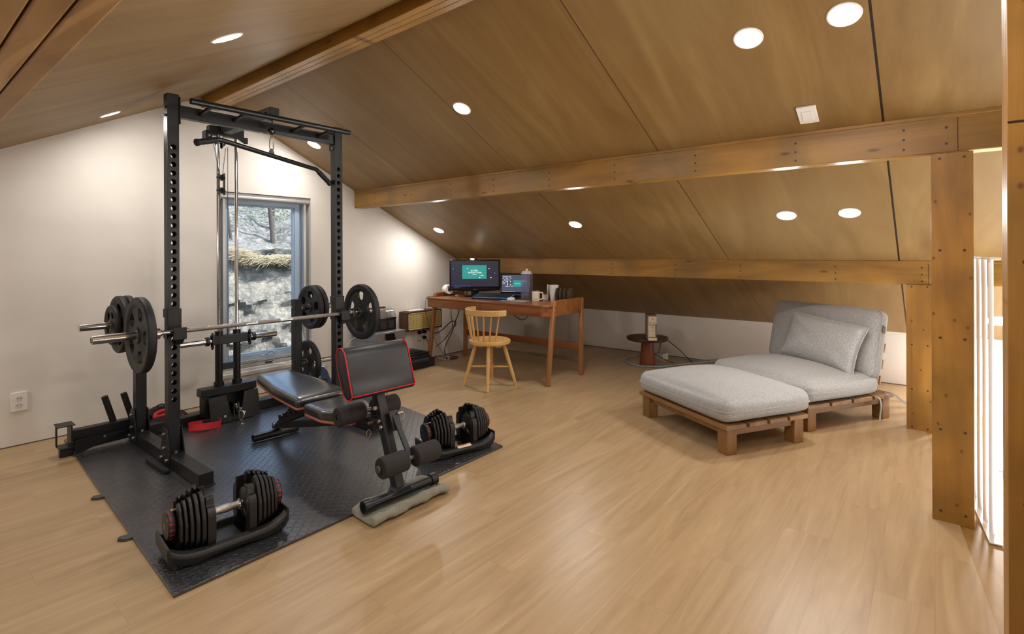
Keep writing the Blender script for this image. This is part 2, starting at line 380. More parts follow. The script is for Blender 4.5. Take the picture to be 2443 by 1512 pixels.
k=M(); k.cbox((2.45,WY+.08,wz0+.105),(.14,.03,.03)); k.tube(cr([(2.42,WY+.06,wz0+.12),(2.45,WY+.03,wz0+.15),(2.50,WY+.05,wz0+.125)]),.009); k.build('handle',UPVC,WINV,.004,world=True)
k=M(); k.tube(cr([(2.47,WY+.03,wz0+.045),(2.5,WY+.0,wz0+.02),(2.56,WY-.02,wz0+.016),(2.58,WY-.01,wz0+.018),(2.53,WY+.01,wz0+.03)]),.004); k.build('pull_tab',plain('white_plastic','eceae6',.4),WINV,world=True)
MARB=plain('window_sill_stone','dcd7cf',.3,nz=.15)
k=M(); k.box(wx0-.02,wx1-.15,WY-.03,WY+.09,wz0-.03,wz0+.005); k.box(wx0,wx1,WY-.0,WY+.2,wz0,wz0+.028); k.build('window_ledge',MARB,WINV,.004,world=True)
# ---------------------------------------------------------------- outside: cut bank, dry grass, slope, pines
def mat_bank(name,cols,sc):
    q=N(name); v=q.coord(); a=q.noise(v,sc,8,.7,.6); b=q.noise(v,sc*4.5,6,.75,.3)
    q.col(q.mix(.42,q.ramp(a,[(.36,cols[0]),(.5,cols[1]),(.64,cols[2])]),q.ramp(b,[(.40,cols[3]),(.50,cols[1]),(.60,cols[4])]))).set(Roughness=.9)
    q.bump(b,1,.06); return q.m
def terrain(name,fn,nx,ny,mat):
    mm=M(); V=[[mm.bm.verts.new(fn(i/nx,j/ny)) for i in range(nx+1)] for j in range(ny+1)]
    for j in range(ny):
        for i in range(nx): mm.bm.faces.new((V[j][i],V[j][i+1],V[j+1][i+1],V[j+1][i]))
    return mm.build(name,mat)
from mathutils import noise as NZ
def bank(u,v):
    x=-2+u*13; z=-2.0+v*3.35; y=7.4+v*1.15
    p=Vector((x,y,z)); n=NZ.fractal(p*1.3,1,2,4)*.28+NZ.fractal(p*5,1,2,4)*.09
    return (x,y+n,z+n*.3)
tag(terrain('rock_bank',bank,150,70,mat_bank('cut_rock',('5a5c58','7c7c74','a29f93','45463f','bab5a6'),2.2)),'steep grey rocky cut bank just outside the window','bank')
def slope(u,v):
    x=-6+u*26; y=8.5+v*12; z=1.22+v*3.7
    p=Vector((x,y,z)); n=NZ.fractal(p*.9,1,2,4)*.25+NZ.fractal(p*4,1,2,3)*.07
    return (x,y,z+n)
tag(terrain('hillside',slope,160,110,mat_bank('leaf_litter',('585c5a','777a76','9a9a92','434743','bcb9ae'),2.6)),'wooded hillside covered in pale leaf litter seen through the window','hillside')
q=plain('dry_grass','c4b898',.9,nz=.5,bs=30)
rnd=random.Random(4); k=M()
for i in range(7000):
    x=rnd.uniform(1.5,7.2); y=8.42+rnd.uniform(-.12,.25); z=1.27+rnd.uniform(-.03,.05)+.10*math.sin(x*2.3)+.05*math.sin(x*6)
    L=rnd.uniform(.06,.20)*rnd.choice((-1,1)); z+=.07*math.sin(x*1.1+1); p0=Vector((x,y,z)); p1=p0+Vector((L,rnd.uniform(-.08,.04),rnd.uniform(-.02,.05))); p2=p1+Vector((L*.8,rnd.uniform(-.05,.03),rnd.uniform(-.09,.0)))
    k.tube([p0,p1,p2],[.0035,.003,.0015],3,caps=False)
tag(k.build('dry_grass',q),'matted pale dry grass along the top of the bank outside','grass',kind='stuff')
TX1,TX2,TX3,TX4=4.85,5.5,3.95,5.0
BARK=plain('bark','5a5450',.9,nz=.6,bump=.8,bs=25)
def tree(x,y,z,h,r,lean,seed,lab):
    rnd=random.Random(seed); mm=M(); pts=[]; rr=[]
    for i in range(9):
        t=i/8; pts.append(Vector((x+lean*t*h+.10*math.sin(t*5+seed),y+.06*math.sin(t*4),z+t*h))); rr.append(r*(1-.45*t)*(1.25 if i==0 else 1))
    mm.tube(pts,rr,12); tr=mm.build('tree',BARK); tag(tr,lab,'tree','trees on the hillside')
    mm=M()
    for j in range(14):
        a=pts[rnd.randint(3,8)]; d=Vector((rnd.uniform(-1,1),rnd.uniform(-1,1),rnd.uniform(.1,.9))).normalized(); L=rnd.uniform(.4,1.1)
        mm.tube(cr([a,a+d*L*.5+Vector((0,0,.05)),a+d*L],3),.012,5,caps=False)
    each(mm,'branch',BARK,tr,world=True); return tr
tree(TX1,9.9,1.28,3.9,.043,.05,2,'slim dark tree trunk nearest the middle of the window view')
tree(TX2,10.9,1.6,3.7,.045,-.03,5,'slim dark tree trunk right of the nearest trunk on the slope')
tree(TX3,9.6,1.2,3.5,.028,.03,8,'thin bent tree at the left side of the window view')
tree(TX4,12.6,2.1,3.4,.05,.02,11,'distant thin tree high on the slope behind the others')
LEAF=plain('evergreen_sprigs','75896a',.8)
rnd=random.Random(9); k=M()
for i in range(1100):
    c=Vector((rnd.choice([TX1,TX2,TX3,TX2+.3,TX1+.2])+rnd.gauss(0,.35),rnd.uniform(9.8,11.2),rnd.uniform(2.0,3.4))); d=Vector((rnd.uniform(-1,1),rnd.uniform(-1,1),rnd.uniform(-1,.6))).normalized()*.06
    s_=Vector((rnd.uniform(-1,1),rnd.uniform(-1,1),rnd.uniform(-1,1))).normalized()*.012
    vv=[k.bm.verts.new(c+e) for e in (-d,s_,d,-s_)]; k.bm.faces.new(vv)
tag(k.build('undergrowth',LEAF),'sparse green sprigs among the trunks on the hillside','foliage',kind='stuff')
# ---------------------------------------------------------------- downlights, switch, sockets
LE=N('lamp_lens'); LE.set(Base_Color=(1,1,1,1)); LE.b.inputs['Emission Color'].default_value=(1,.965,.92,1); LE.b.inputs['Emission Strength'].default_value=LAMP_E; LE=LE.m
RIMM=plain('white_lamp_rim','f2f0ec',.4)
def lamp(x,y,right=True,r=.056,label='',grp='round ceiling downlights'):
    z=zR(x) if right else zL(x); s_=math.atan(.487) if right else -math.atan(.51)
    t=thing('downlight',label,'ceiling light',(x,y,z),0,grp); t.rotation_euler=(0,s_,0)
    k=M(); k.lathe([(r,-.001),(r+.003,-.004),(r+.010,-.003),(r+.012,0.001)],seg=40); k.build('lamp_rim',RIMM,t)
    k=M(); k.lathe([(0,-.0025),(r*.6,-.0025),(r,-.0012)],seg=40); k.build('lens',LE,t); return t
lamp(2.667,4.555,True,label='downlight seen just under the right end of the power rack crossbar')
lamp(2.667,2.609,True,label='downlight alone in the middle of the upper right ceiling slope')
lamp(2.667,.691,True,label='left one of the pair of large downlights above the light switch')
lamp(2.667,.299,True,label='large downlight cut by the top edge, right one of the pair above the light switch')
lamp(4.235,4.528,True,label='small downlight under the first beam near the gable wall, above the monitor')
lamp(4.235,2.648,True,label='downlight between the first and second beams, up and to the right of the monitor')
lamp(4.235,.84,True,label='downlight above the lounge chair, left one of the pair under the first beam')
lamp(4.235,.45,True,label='downlight above the lounge chair, right one of the pair under the first beam')
lamp(1.06,4.408,False,label='downlight on the left ceiling slope close to the gable wall')
lamp(.961,2.322,False,label='downlight on the left ceiling slope between the old beam and the ridge beam')
for (x,y) in ((.96,.7),(.96,.3),(-.6,4.4),(-.6,2.3),(-.6,.3)): lamp(x,y,False,label='downlight on the left ceiling slope beyond the old beam, out of view')
lamp(5.99,-.44,True,r=.10,label='large downlight low on the slope seen between the white balusters')
WP=plain('white_switch_plastic','efe9e4',.35)
sx,sy=3.232,.534; t=thing('light_switch','square white light switch on the sloping ceiling below two downlights','switch',(sx,sy,zR(sx))); t.rotation_euler=(0,math.atan(.487),0)
k=M(); k.box(-.071,.071,-.047,.047,-.010,.001); k.build('plate',WP,t,.003)
k=M(); k.box(-.033,.043,-.027,.027,-.014,-.009); k.build('rocker',WP,t,.003).rotation_euler=(0,.04,0)
DARK=plain('black_plastic_gloss','101113',.3)
def socket(x0,x1,z0,z1,label,dual=True):
    t=thing('wall_socket',label,'socket',((x0+x1)/2,WY,(z0+z1)/2)); wv=(x1-x0)/2; hv=(z1-z0)/2
    k=M(); k.box(-wv,wv,-.012,0,-hv,hv); k.build('plate',WP,t,.004)
    for s_ in (-1,1):
        k=M(); k.lathe([(0,-.002),(.019,-.002),(.021,-.0005),(.022,.003)],Matrix.Translation((0,-.0125,s_*hv*.36)),24,'Y'); q_=k.build('outlet',plain('socket_well','d9d3cb',.5),t)
        k=M()
        for a in (-1,1): k.cyl((a*.009,-.0165,s_*hv*.36),(a*.009,-.010,s_*hv*.36),.0026,seg=8)
        k.build('pin_hole',DARK,q_)
    return t
socket(.621,.709,.240,.372,'white double wall socket low on the wall left of the power rack')
# ---------------------------------------------------------------- gym corner
MT=.014
STEEL=plain('black_powder_coat','17181b',.42,.0,nz=.15,bump=.08,bs=400); CHROME=plain('chrome','d4d4d4',.16,1.0); BOLT=plain('zinc_bolt','b9b7b0',.3,.9)
KNURL=plain('knurled_steel','b5afa9',.36,1.0,nz=.35,bump=.6,bs=700); RUB=plain('black_rubber','1c1b1c',.55,nz=.3,bump=.2,bs=120); PLA=plain('black_plastic_matt','161618',.38)
RUB2=plain('dark_rubber_grip','151516',.6,bump=.2,bs=200)
def mat_mat():
    q=N('rubber_tiles'); v=q.coord(); x,y,z=q.xyz(v)
    S=.0285; u=q.math('DIVIDE',x,S); w_=q.math('DIVIDE',y,S)
    iu=q.math('FLOOR',u); iw=q.math('FLOOR',w_); fu=q.math('SUBTRACT',q.math('FRACT',u),.5); fw=q.math('SUBTRACT',q.math('FRACT',w_),.5)
    par=q.math('FLOORED_MODULO',q.math('ADD',iu,iw),2)
    a=q.math('MULTIPLY',q.math('ADD',fu,fw),.7071); b=q.math('MULTIPLY',q.math('SUBTRACT',fu,fw),.7071)
    def bar(p,r): # elongated lens
        return q.math('SUBTRACT',1.0,q.math('ADD',q.math('POWER',q.math('DIVIDE',q.math('ABSOLUTE',p),.56),2),q.math('POWER',q.math('DIVIDE',q.math('ABSOLUTE',r),.17),2)),clamp=True)
    h=q.math('ADD',q.math('MULTIPLY',bar(a,b),par),q.math('MULTIPLY',bar(b,a),q.math('SUBTRACT',1,par)))
    h=q.math('POWER',h,.5)
    def joint(c,o,base,st):
        t=q.math('PINGPONG',q.math('ADD',o,.013),.030)
        jig=q.math('MULTIPLY',q.math('SMOOTH_MIN',q.math('SUBTRACT',t,.015),.006,.003),1.0)
        m=q.math('PINGPONG',q.math('SUBTRACT',c,q.math('ADD',base,jig)),st/2)
        return q.math('LESS_THAN',m,.0013)
    j=q.math('MAXIMUM',joint(x,y,1.485,.605),joint(y,x,2.965,.600))
    f=q.noise(v,60,3)
    c=q.mix(j,q.mix(q.math('MULTIPLY',f,.3),'2e2f34','232327'),'060606')
    q.col(c).set(Roughness=.34,Specular_IOR_Level=1.0,Coat_Weight=.55,Coat_Roughness=.32); q.bump(q.math('SUBTRACT',h,q.math('MULTIPLY',j,1.5)),1.0,.0055); return q.m
k=M(); poly=[(.742,2.283),(2.722,2.287),(2.80,2.80),(2.885,3.56),(2.945,4.80),(.88,4.80)]
tabs=[]
k.prism(poly,0.0,MT)
for yy in (3.53,2.925):
    xx=.742+(yy-2.28)*.055
    k.prism([(xx+.03,yy-.03),(xx-.028,yy-.018),(xx-.052,yy+.008),(xx-.040,yy+.030),(xx-.008,yy+.022),(xx+.03,yy+.035)],0.0005,MT+.001)
tag(k.build('floor_mat',mat_mat(),bevel=.002),'black interlocking rubber gym mat with raised tread pattern under the power rack','gym mat')
# --- power rack
RK=thing('power_rack','black steel power rack with numbered uprights, pulley tower and pull-up bar','power rack',(1.8,4.0,MT))
def RE(mm,name,mat=STEEL,bevel=.003,**kw): return each(mm,name,mat,RK,bevel,world=True,**kw)
def RP(mm,name,mat=STEEL,bevel=.003,**kw): return mm.build(name,mat,RK,bevel,world=True,**kw)
UX=((1.172,1.237),(2.333,2.398)); ZT=2.325
for si,(x0,x1) in enumerate(UX):
    k=M(); k.box(x0,x1,3.68,3.745,.09,ZT); o=k.build('upright',STEEL)
    c=M()
    for i in range(30): c.cyl(((x0+x1)/2,3.6,1.992-i*.0543),((x0+x1)/2,3.70,1.992-i*.0543),.0152,seg=20)
    c.box(x0+.004,x1-.004,3.684,3.741,.095,ZT-.01)
    for i in range(30): c.cyl(((x0+x1)/2,3.72,1.992-i*.0543),((x0+x1)/2,3.80,1.992-i*.0543),.0152,seg=20)
    bpy.context.view_layer.update(); o=boolean(o,c.build('cut',None)); o.data.transform(world_of(RK).inverted()); o.parent=RK
    b=o.modifiers.new('bevel','BEVEL'); b.width=.0025; b.limit_method='ANGLE'; b.angle_limit=math.radians(60)
    for i,s in ((0,'30'),(5,'25'),(10,'20'),(15,'15'),(25,'5')):
        text(s,.025,DARK,o,world_of(RK).inverted()@Matrix.Translation((x0+.020,3.6795,1.992-i*.0543+.030))@Matrix.Rotation(PI/2,4,'X'))
    # sleeve catch holding the barbell
    k=M(); k.box(x0-.006,x1+.006,3.667,3.68,.835,.985); k.box(x0-.006,x0,3.68,3.75,.93,.985); k.box(x1,x1+.006,3.68,3.75,.80,.985); k.box(x0-.006,x0,3.68,3.75,.80,.85)
    cx=(x0+x1)/2
    k.prism([(3.672,.76),(3.672,.835),(3.640,.826),(3.612,.868),(3.602,.868),(3.602,.812),(3.628,.80)],cx-.002,x1+.012,plane='YZ')
    k.box(cx-.03,x1+.012,3.598,3.606,.80,.874); RP(k,'bar_catch')
    # rear upright
    ex0=x0+.003; k=M(); k.box(ex0,ex0+.065,4.31,4.375,.09,.925); RP(k,'rear_upright')
    # base tube and foot plates
    k=M(); k.box(x0-.005,x1+.008,3.2,4.46,MT+.003,.09); k.box(x0-.012,x1+.015,3.19,3.26,MT,MT+.006); RP(k,'base_tube',bevel=.005)
    for (yc,yn) in ((3.7125,3.68),(4.3425,4.31)):
        for sx_ in (x0-.011,x1+.006):
            g=M(); g.prism([(yc-.075,MT+.02),(yc+.075,MT+.02),(yc+.075,.09),(yc+.035,.245),(yc-.035,.245),(yc-.075,.09)],sx_,sx_+.006,plane='YZ'); gg=RP(g,'gusset_plate',bevel=.001)
        g=M()
        for (by,bz) in ((yc,.21),(yc,.125),(yc-.045,.06),(yc+.045,.06)):
            g.cyl((x0-.024,by,bz),(x0-.011,by,bz),.010,seg=6); g.cyl((x1+.012,by,bz),(x1+.022,by,bz),.010,seg=6)
        g.cyl((cx,yn-.028,.094),(cx,yn-.028,.108),.010,seg=6); RE(g,'bolt',BOLT,.001)
        g=M(); g.box(x0-.004,x1+.004,yn-.05,yn,.09,.096); RP(g,'foot_flange',bevel=.001)
    # storage pegs
    out=-1 if si==0 else 1; xs=x0 if si==0 else x1
    for z in ((.845,) if si==0 else (.845,.355)):
        g=M(); g.cyl((xs,4.3425,z),(xs+out*.30,4.3425,z),.0245); g.cyl((xs,4.3425,z),(xs+out*.03,4.3425,z),.036); RP(g,'weight_peg',CHROME,.002)
        g=M(); g.cyl((xs+(-.006 if out>0 else .006)+(-.065*out),4.3425,z+.01),(xs-.078*out,4.3425,z+.01),.012,seg=6); RE(g,'bolt',BOLT)
k=M(); k.box(1.26,2.34,4.405,4.475,MT+.003,.09); RP(k,'rear_cross_tube')
k=M(); k.box(.845,1.18,4.43,4.49,.088,.160); k.box(2.4,2.72,4.43,4.49,.088,.160); RE(k,'side_tube')
k=M(); k.prism([(.86,.02),(1.19,.03),(1.19,.085),(.86,.088)],4.435,4.441,plane='XZ'); k.prism([(.86,.0),(.86,.10),(1.16,.10)],4.40,4.406,plane='XZ'); RE(k,'brace_plate',bevel=.001)
k=M(); k.box(.772,.862,4.385,4.50,.205,.211); k.box(.78,.862,4.385,4.50,.062,.068); k.box(.84,.848,4.385,4.50,.068,.205); k.box(.778,.784,4.46,4.50,.062,.211); k.box(.79,.86,4.42,4.47,0.0,.062); RP(k,'end_bracket',bevel=.001)
k=M(); k.cyl((1.02,4.395,.085),(1.02,4.42,.085),.009,seg=6); RP(k,'brass_bolt',plain('brass','a8823c',.35,.9))
for xb in (1.083,1.192):
    k=M(); k.cyl((xb,4.46,.16),(xb-.05,4.46,.345),.020,seg=20); RP(k,'band_peg',RUB2,.003)
for xb in (2.50,2.60):
    k=M(); k.cyl((xb,4.46,.16),(xb+.04,4.46,.30),.020,seg=20); RP(k,'band_peg',RUB2,.003)
# crossbar, pull-up bar
k=M(); k.box(1.243,2.327,3.685,3.74,2.185,2.262); RP(k,'crossbar')
for x0_,x1_ in ((1.237,1.243),(2.327,2.333)):
    k=M(); k.box(x0_,x1_,3.67,3.755,2.14,2.31); RP(k,'end_plate',bevel=.001)
    k=M(); s_=1 if x0_<2 else -1
    for z in (2.155,2.285): k.cyl((x1_ if s_>0 else x0_,3.70,z),((x1_+.012) if s_>0 else x0_-.012,3.70,z),.009,seg=6)
    RE(k,'bolt',BOLT)
k=M()
for z in (2.24,2.19): k.cyl((1.160,3.71,z),(1.172,3.71,z),.010,seg=6)
RE(k,'bolt',BOLT)
k=M(); k.cyl((1.238,3.50,2.252),(2.345,3.50,2.252),.019); PB=RP(k,'pull_up_bar',plain('satin_black','151618',.35),.002)
for xb in (1.36,1.57,1.98,2.19):
    k=M(); k.cyl((xb,3.69,2.225),(xb,3.50,2.245),.013); RP(k,'pull_up_bar_bracket')
# pulley boom and tower
k=M(); k.box(1.774,1.840,3.60,4.47,2.278,2.352); RP(k,'pulley_boom')
k=M(); k.box(1.69,1.955,4.40,4.46,2.262,2.335); RP(k,'tower_head')
k=M(); k.box(1.655,1.70,4.37,4.376,2.20,2.285); k.box(1.655,1.66,4.37,4.45,2.20,2.285); k.prism([(1.875,2.262),(1.975,2.275),(1.975,2.225),(1.95,2.22)],4.38,4.386,plane='XZ'); RP(k,'cable_guard',bevel=.001)
k=M(); k.cyl((1.675,4.36,2.245),(1.675,4.37,2.245),.009,seg=6); k.cyl((1.755,3.62+.05,2.315),(1.774,3.67,2.315),.011,seg=6); k.cyl((1.76,3.70,2.178),(1.76,3.70,2.187),.010,seg=6); RE(k,'bolt',BOLT)
def pulley(c,r,ax='X',w_=.016):
    k=M(); k.lathe([(0,-w_/2),(r,-w_/2),(r*.88,-w_*.15),(r*.88,w_*.15),(r,w_/2),(0,w_/2)],Matrix.Translation(c),28,ax); p=RP(k,'pulley_wheel',plain('grey_pulley','4a4b4d',.35),.001)
pulley((1.775,4.42,2.215),.043,'Y'); pulley((1.807,3.66,2.30),.030,'X')
k=M(); k.box(1.765,1.785,4.395,4.399,2.16,2.262); k.prism([(1.755,2.235),(1.795,2.235),(1.785,2.165),(1.775,2.155),(1.765,2.165)],4.395,4.400,plane='XZ'); RP(k,'pulley_bracket',CHROME,.001)
for xr in (1.752,1.889):
    k=M(); k.cyl((xr,4.40,.62),(xr,4.40,2.27),.0135); RP(k,'guide_rod',CHROME)
    k=M(); k.cyl((xr,4.40,.28),(xr,4.40,.66),.027); k.cyl((xr,4.40,.27),(xr,4.40,.315),.037); RP(k,'tower_column',PLA,.002)
    k=M(); k.cyl((xr,4.40,.678),(xr,4.40,.715),.029); RP(k,'rod_bushing',PLA,.003)
k=M(); k.box(1.765,1.875,4.385,4.415,.405,.455); RP(k,'tower_tie')
k=M(); k.box(1.70,1.968,4.362,4.438,.612,.682); RP(k,'weight_carriage',bevel=.004)
for s_,xe in ((-1,1.698),(1,1.965)):
    k=M(); k.lathe([(0,-.006),(.022,-.006),(.022,.006),(0,.006)],Matrix.Translation((xe+s_*.008,4.36,.645))@Matrix.Diagonal((1,1,3.0,1)),20,'X')
    k.box(xe+s_*.008-.006,xe+s_*.008+.006,4.34,4.38,.60,.69)
    for dz in (-.045,.045): k.cyl((xe+s_*.008-.008,4.355,.645+dz),(xe+s_*.008+.008,4.355,.645+dz),.010,seg=10)
    RP(k,'carriage_plate',PLA,.002)
    k=M(); k.cyl((xe,4.37,.645),(xe+s_*.235,4.37,.645),.0235); RP(k,'loading_pin',CHROME,.003)
    k=M(); k.cyl((xe+s_*.03,4.37,.645),(xe+s_*.055,4.37,.645),.035); RP(k,'pin_collar',PLA,.003)
k=M(); k.box(1.60,2.015,4.33,4.43,.225,.285); k.box(1.62,1.66,4.33,4.43,.02,.225); k.box(1.955,2.0,4.33,4.43,.02,.225); k.box(1.66,1.955,4.40,4.43,.02,.225); RP(k,'tower_base',bevel=.005)
def mat_dia():
    q=N('tread_plate'); v=q.coord(); x,y,z=q.xyz(v); S=.036
    u=q.math('DIVIDE',q.math('ADD',x,z),S); w_=q.math('DIVIDE',q.math('SUBTRACT',x,z),S)
    fu=q.math('SUBTRACT',q.math('FRACT',u),.5); fw=q.math('SUBTRACT',q.math('FRACT',w_),.5)
    par=q.math('FLOORED_MODULO',q.math('ADD',q.math('FLOOR',u),q.math('FLOOR',w_)),2)
    def bar(p,r): return q.math('SUBTRACT',1.0,q.math('ADD',q.math('POWER',q.math('DIVIDE',q.math('ABSOLUTE',p),.42),2),q.math('POWER',q.math('DIVIDE',q.math('ABSOLUTE',r),.13),2)),clamp=True)
    h=q.math('ADD',q.math('MULTIPLY',bar(fu,fw),par),q.math('MULTIPLY',bar(fw,fu),q.math('SUBTRACT',1,par)))
    q.col(q.mix(q.math('MULTIPLY',h,.5),'26272a','3a3c40')).set(Roughness=.38,Metallic=.2); q.bump(h,.9,.004); return q.m
DIA=mat_dia()
k=M(); mm=Matrix.Translation((0,4.275,.018))@Matrix.Rotation(math.radians(-9),4,'X')
k.prism([(1.643,0),(2.02,0),(2.012,.21),(1.905,.21),(1.872,.06),(1.80,.045),(1.765,.205),(1.638,.205)],-.004,.002,mm,'XZ'); RP(k,'foot_plate',DIA,.002)
k=M()
for xb in (1.75,1.895): k.lathe([(0,-.004),(.009,-.003),(.011,0)],mm@Matrix.Translation((xb,-.004,.045)),16,'Y')
RE(k,'plate_rivet',BOLT)
k=M(); k.lathe([(0,-.012),(.045,-.012),(.037,-.003),(.037,.003),(.045,.012),(0,.012)],Matrix.Translation((1.822,4.28,.115)),28,'X'); k.box(1.80,1.808,4.25,4.33,.06,.16); k.box(1.836,1.844,4.25,4.33,.06,.16); RP(k,'low_pulley',plain('dark_chrome','6b6c6e',.2,1),.001)
k=M(); P0=[(1.838,4.238,.098),(1.862,4.232,.085),(1.866,4.224,.06),(1.846,4.218,.012+MT),(1.838,4.22,.012+MT),(1.832,4.226,.05),(1.832,4.234,.088)]
k.tube([Vector(p) for p in cr(P0+[P0[0]],5)][:-1],.0042,8,closed=True); k.lathe([(0,-.012),(.013,-.008),(.015,0),(.013,.008),(0,.012)],Matrix.Translation((1.845,4.238,.112)),16); RP(k,'carabiner',CHROME)
# cables
CAB=plain('black_cable','1a1a1b',.4)
k=M(); c1=[(1.790,3.60,2.27),(1.790,3.60,2.222)]; k.tube(c1,.004,8)
k.tube([(1.808,4.36,2.17),(1.810,4.37,.70)],.0028,6); k.tube([(1.70,4.36,2.20),(1.735,4.33,1.94)],.0026,6); k.tube([(1.792,4.36,2.16),(1.757,4.33,1.94)],.0026,6); k.tube([(1.733,4.33,1.80),(1.733,4.34,.26)],.0026,6); RE(k,'cable',CAB)
k=M(); k.box(1.719,1.725,4.315,4.345,1.785,1.955); k.box(1.765,1.771,4.315,4.345,1.785,1.955); k.lathe([(0,-.008),(.026,-.008),(.02,0),(.026,.008),(0,.008)],Matrix.Translation((1.745,4.33,1.92)),20,'X'); k.lathe([(0,-.008),(.026,-.008),(.02,0),(.026,.008),(0,.008)],Matrix.Translation((1.745,4.33,1.82)),20,'X')
for z in (1.82,1.92): k.cyl((1.713,4.33,z),(1.777,4.33,z),.008,seg=8)
RP(k,'floating_pulley',PLA,.001)
k=M(); k.cyl((1.81,4.37,.682),(1.81,4.37,.735),.009,seg=12); k.cyl((1.81,4.37,.585),(1.81,4.37,.612),.012,seg=8); RP(k,'cable_anchor',plain('grey_steel','75726d',.35,.8))
# --- lat bar hanging from the boom
LB=thing('lat_pulldown_bar','bent black lat pulldown bar with rubber grips hanging from the pulley cable','pulldown bar',(1.79,3.6,2.0))
pl,pr=Vector((1.40,3.50,2.046)),Vector((2.182,3.70,1.972)); el,er=Vector((1.262,3.455,2.0)),Vector((2.315,3.735,1.885))
pts=[el,el.lerp(pl,.85)]+cr([el.lerp(pl,.85),pl+Vector((0,0,-.002)),pl.lerp(pr,.07)],5)[1:]+cr([pl.lerp(pr,.93),pr,pr.lerp(er,.15)],5)+[er]
k=M(); k.tube(pts,.0158,16); k.build('bar',D.materials['satin_black'],LB,world=True)
for a,b_ in ((el,pl),(er,pr)):
    d=(b_-a).normalized(); L=.125; k=M(); pp=[a-d*.012+d*(L+.012)*t/14 for t in range(15)]
    k.tube(pp,[.022 if i in(0,1) else (.0195 if i%3 else .0178) for i in range(15)],18); k.build('grip',RUB2,LB,world=True)
c=pl.lerp(pr,.49); k=M(); k.prism([(-.024,-.01),(.024,-.01),(.018,.02),(.009,.04),(-.009,.04),(-.018,.02)],-.004,.004,Matrix.Translation(c+Vector((0,0,.008)))@Matrix.Rotation(.2,4,'Z'),'XZ'); k.build('hanging_lug',PLA,LB,.001,world=True)
cz=c.z+.035; k=M(); loop=cr([(c.x-.006,c.y,cz),(c.x-.014,c.y,cz+.02),(c.x-.010,c.y,cz+.075),(c.x,c.y,cz+.095),(c.x+.010,c.y,cz+.075),(c.x+.014,c.y,cz+.02),(c.x+.006,c.y,cz),(c.x-.006,c.y,cz)],5)[:-1]
k.tube(loop,.0035,8,closed=True); k.tube([(c.x,c.y,cz+.09),(c.x-.0,c.y,cz+.115)],.006,8); k.build('carabiner',CHROME,LB,world=True)
k=M(); k.lathe([(0,-.026),(.012,-.024),(.022,-.013),(.0255,-.002),(.0255,.006),(.022,.015),(.012,.024),(0,.026)],Matrix.Translation((c.x,c.y,cz+.135)),24); k.build('stopper_ball',plain('dark_chrome_ball','56565a',.15,1),LB,world=True)
# --- barbell
BZ=.848; BY=3.642
BB=thing('barbell','long chrome barbell resting across the front of the rack','barbell',(1.78,BY,BZ))
k=M(); k.cyl((1.10,BY,BZ),(2.46,BY,BZ),.0138); k.build('shaft',CHROME,BB,world=True)
for a,b_ in ((1.27,1.37),(1.375,1.62),(1.95,2.12),(2.125,2.33),(1.70,1.86)):
    k=M(); k.cyl((a,BY,BZ),(b_,BY,BZ),.0143); k.build('knurling',KNURL,BB,world=True)
for s_,xa,xb in ((-1,1.09,.785),(1,2.47,2.775)):
    k=M(); k.cyl((xa,BY,BZ),(xb,BY,BZ),.0248,seg=32); q_=k.build('sleeve',CHROME,BB,.003,world=True)
    k=M(); k.cyl((xa-s_*-.0,BY,BZ),(xa+s_*-.022,BY,BZ),.036,seg=32); k.cyl((xa-s_*.022,BY,BZ),(xa-s_*.034,BY,BZ),.022); k.build('sleeve_collar',CHROME,BB,.003,world=True)
    k=M(); k.lathe([(.012,-.001),(.017,-.0015),(.017,0)],Matrix.Translation((xb,BY,BZ)),20,'X'); k.build('end_cap',DARK,q_,world=True)
# --- weight plates, axis along X
def plate_mesh(Rr,t,name,nh=5,grip=True):
    k=M(); rim=Rr*.80; w_=t*.26
    pr=[(.0255,-t*.42),(Rr*.20,-t*.42),(Rr*.22,-w_),(rim-.012,-w_),(rim,-t*.5+.002),(rim+.006,-t*.5),(Rr-.008,-t*.5),(Rr-.002,-t*.5+.005),(Rr,-t*.5+.010),(Rr,t*.5-.010),(Rr-.002,t*.5-.005),(Rr-.008,t*.5),(rim+.006,t*.5),(rim,t*.5-.002),(rim-.012,w_),(Rr*.22,w_),(Rr*.20,t*.42),(.0255,t*.42),(.0255,-t*.42)]
    k.lathe(pr,None,96,'X'); bmesh.ops.remove_doubles(k.bm,verts=k.bm.verts[:],dist=1e-5)
    o=k.build(name,RUB); c=M()
    for i in range(nh):
        a=2*PI*i/nh+PI/2; ri,ro=Rr*.41,Rr*.73; wi,wo=Rr*.09,Rr*.19
        pl_=[]
        for (cx_,cy_,rr,a0,a1) in ((wo-.02,ro-.02,.02,0,90),(-wo+.02,ro-.02,.02,90,180),(-wi*.55,ri+.03,.028,190,265),(wi*.55,ri+.03,.028,275,350)):
            for j in range(6):
                b_=math.radians(a0+(a1-a0)*j/5); pl_.append((cx_+rr*math.cos(b_),cy_+rr*math.sin(b_)))
        c.prism(pl_,-.1,.1,Matrix.Rotation(a-PI/2,4,'X'),'YZ')
    bpy.context.view_layer.update(); o=boolean(o,c.build('cut',None))
    me=o.data; D.objects.remove(o)
    return me
PM=plate_mesh(.225,.046,'weight_plate'); PM2=plate_mesh(.195,.042,'weight_plate'); PM3=plate_mesh(.135,.034,'weight_plate')
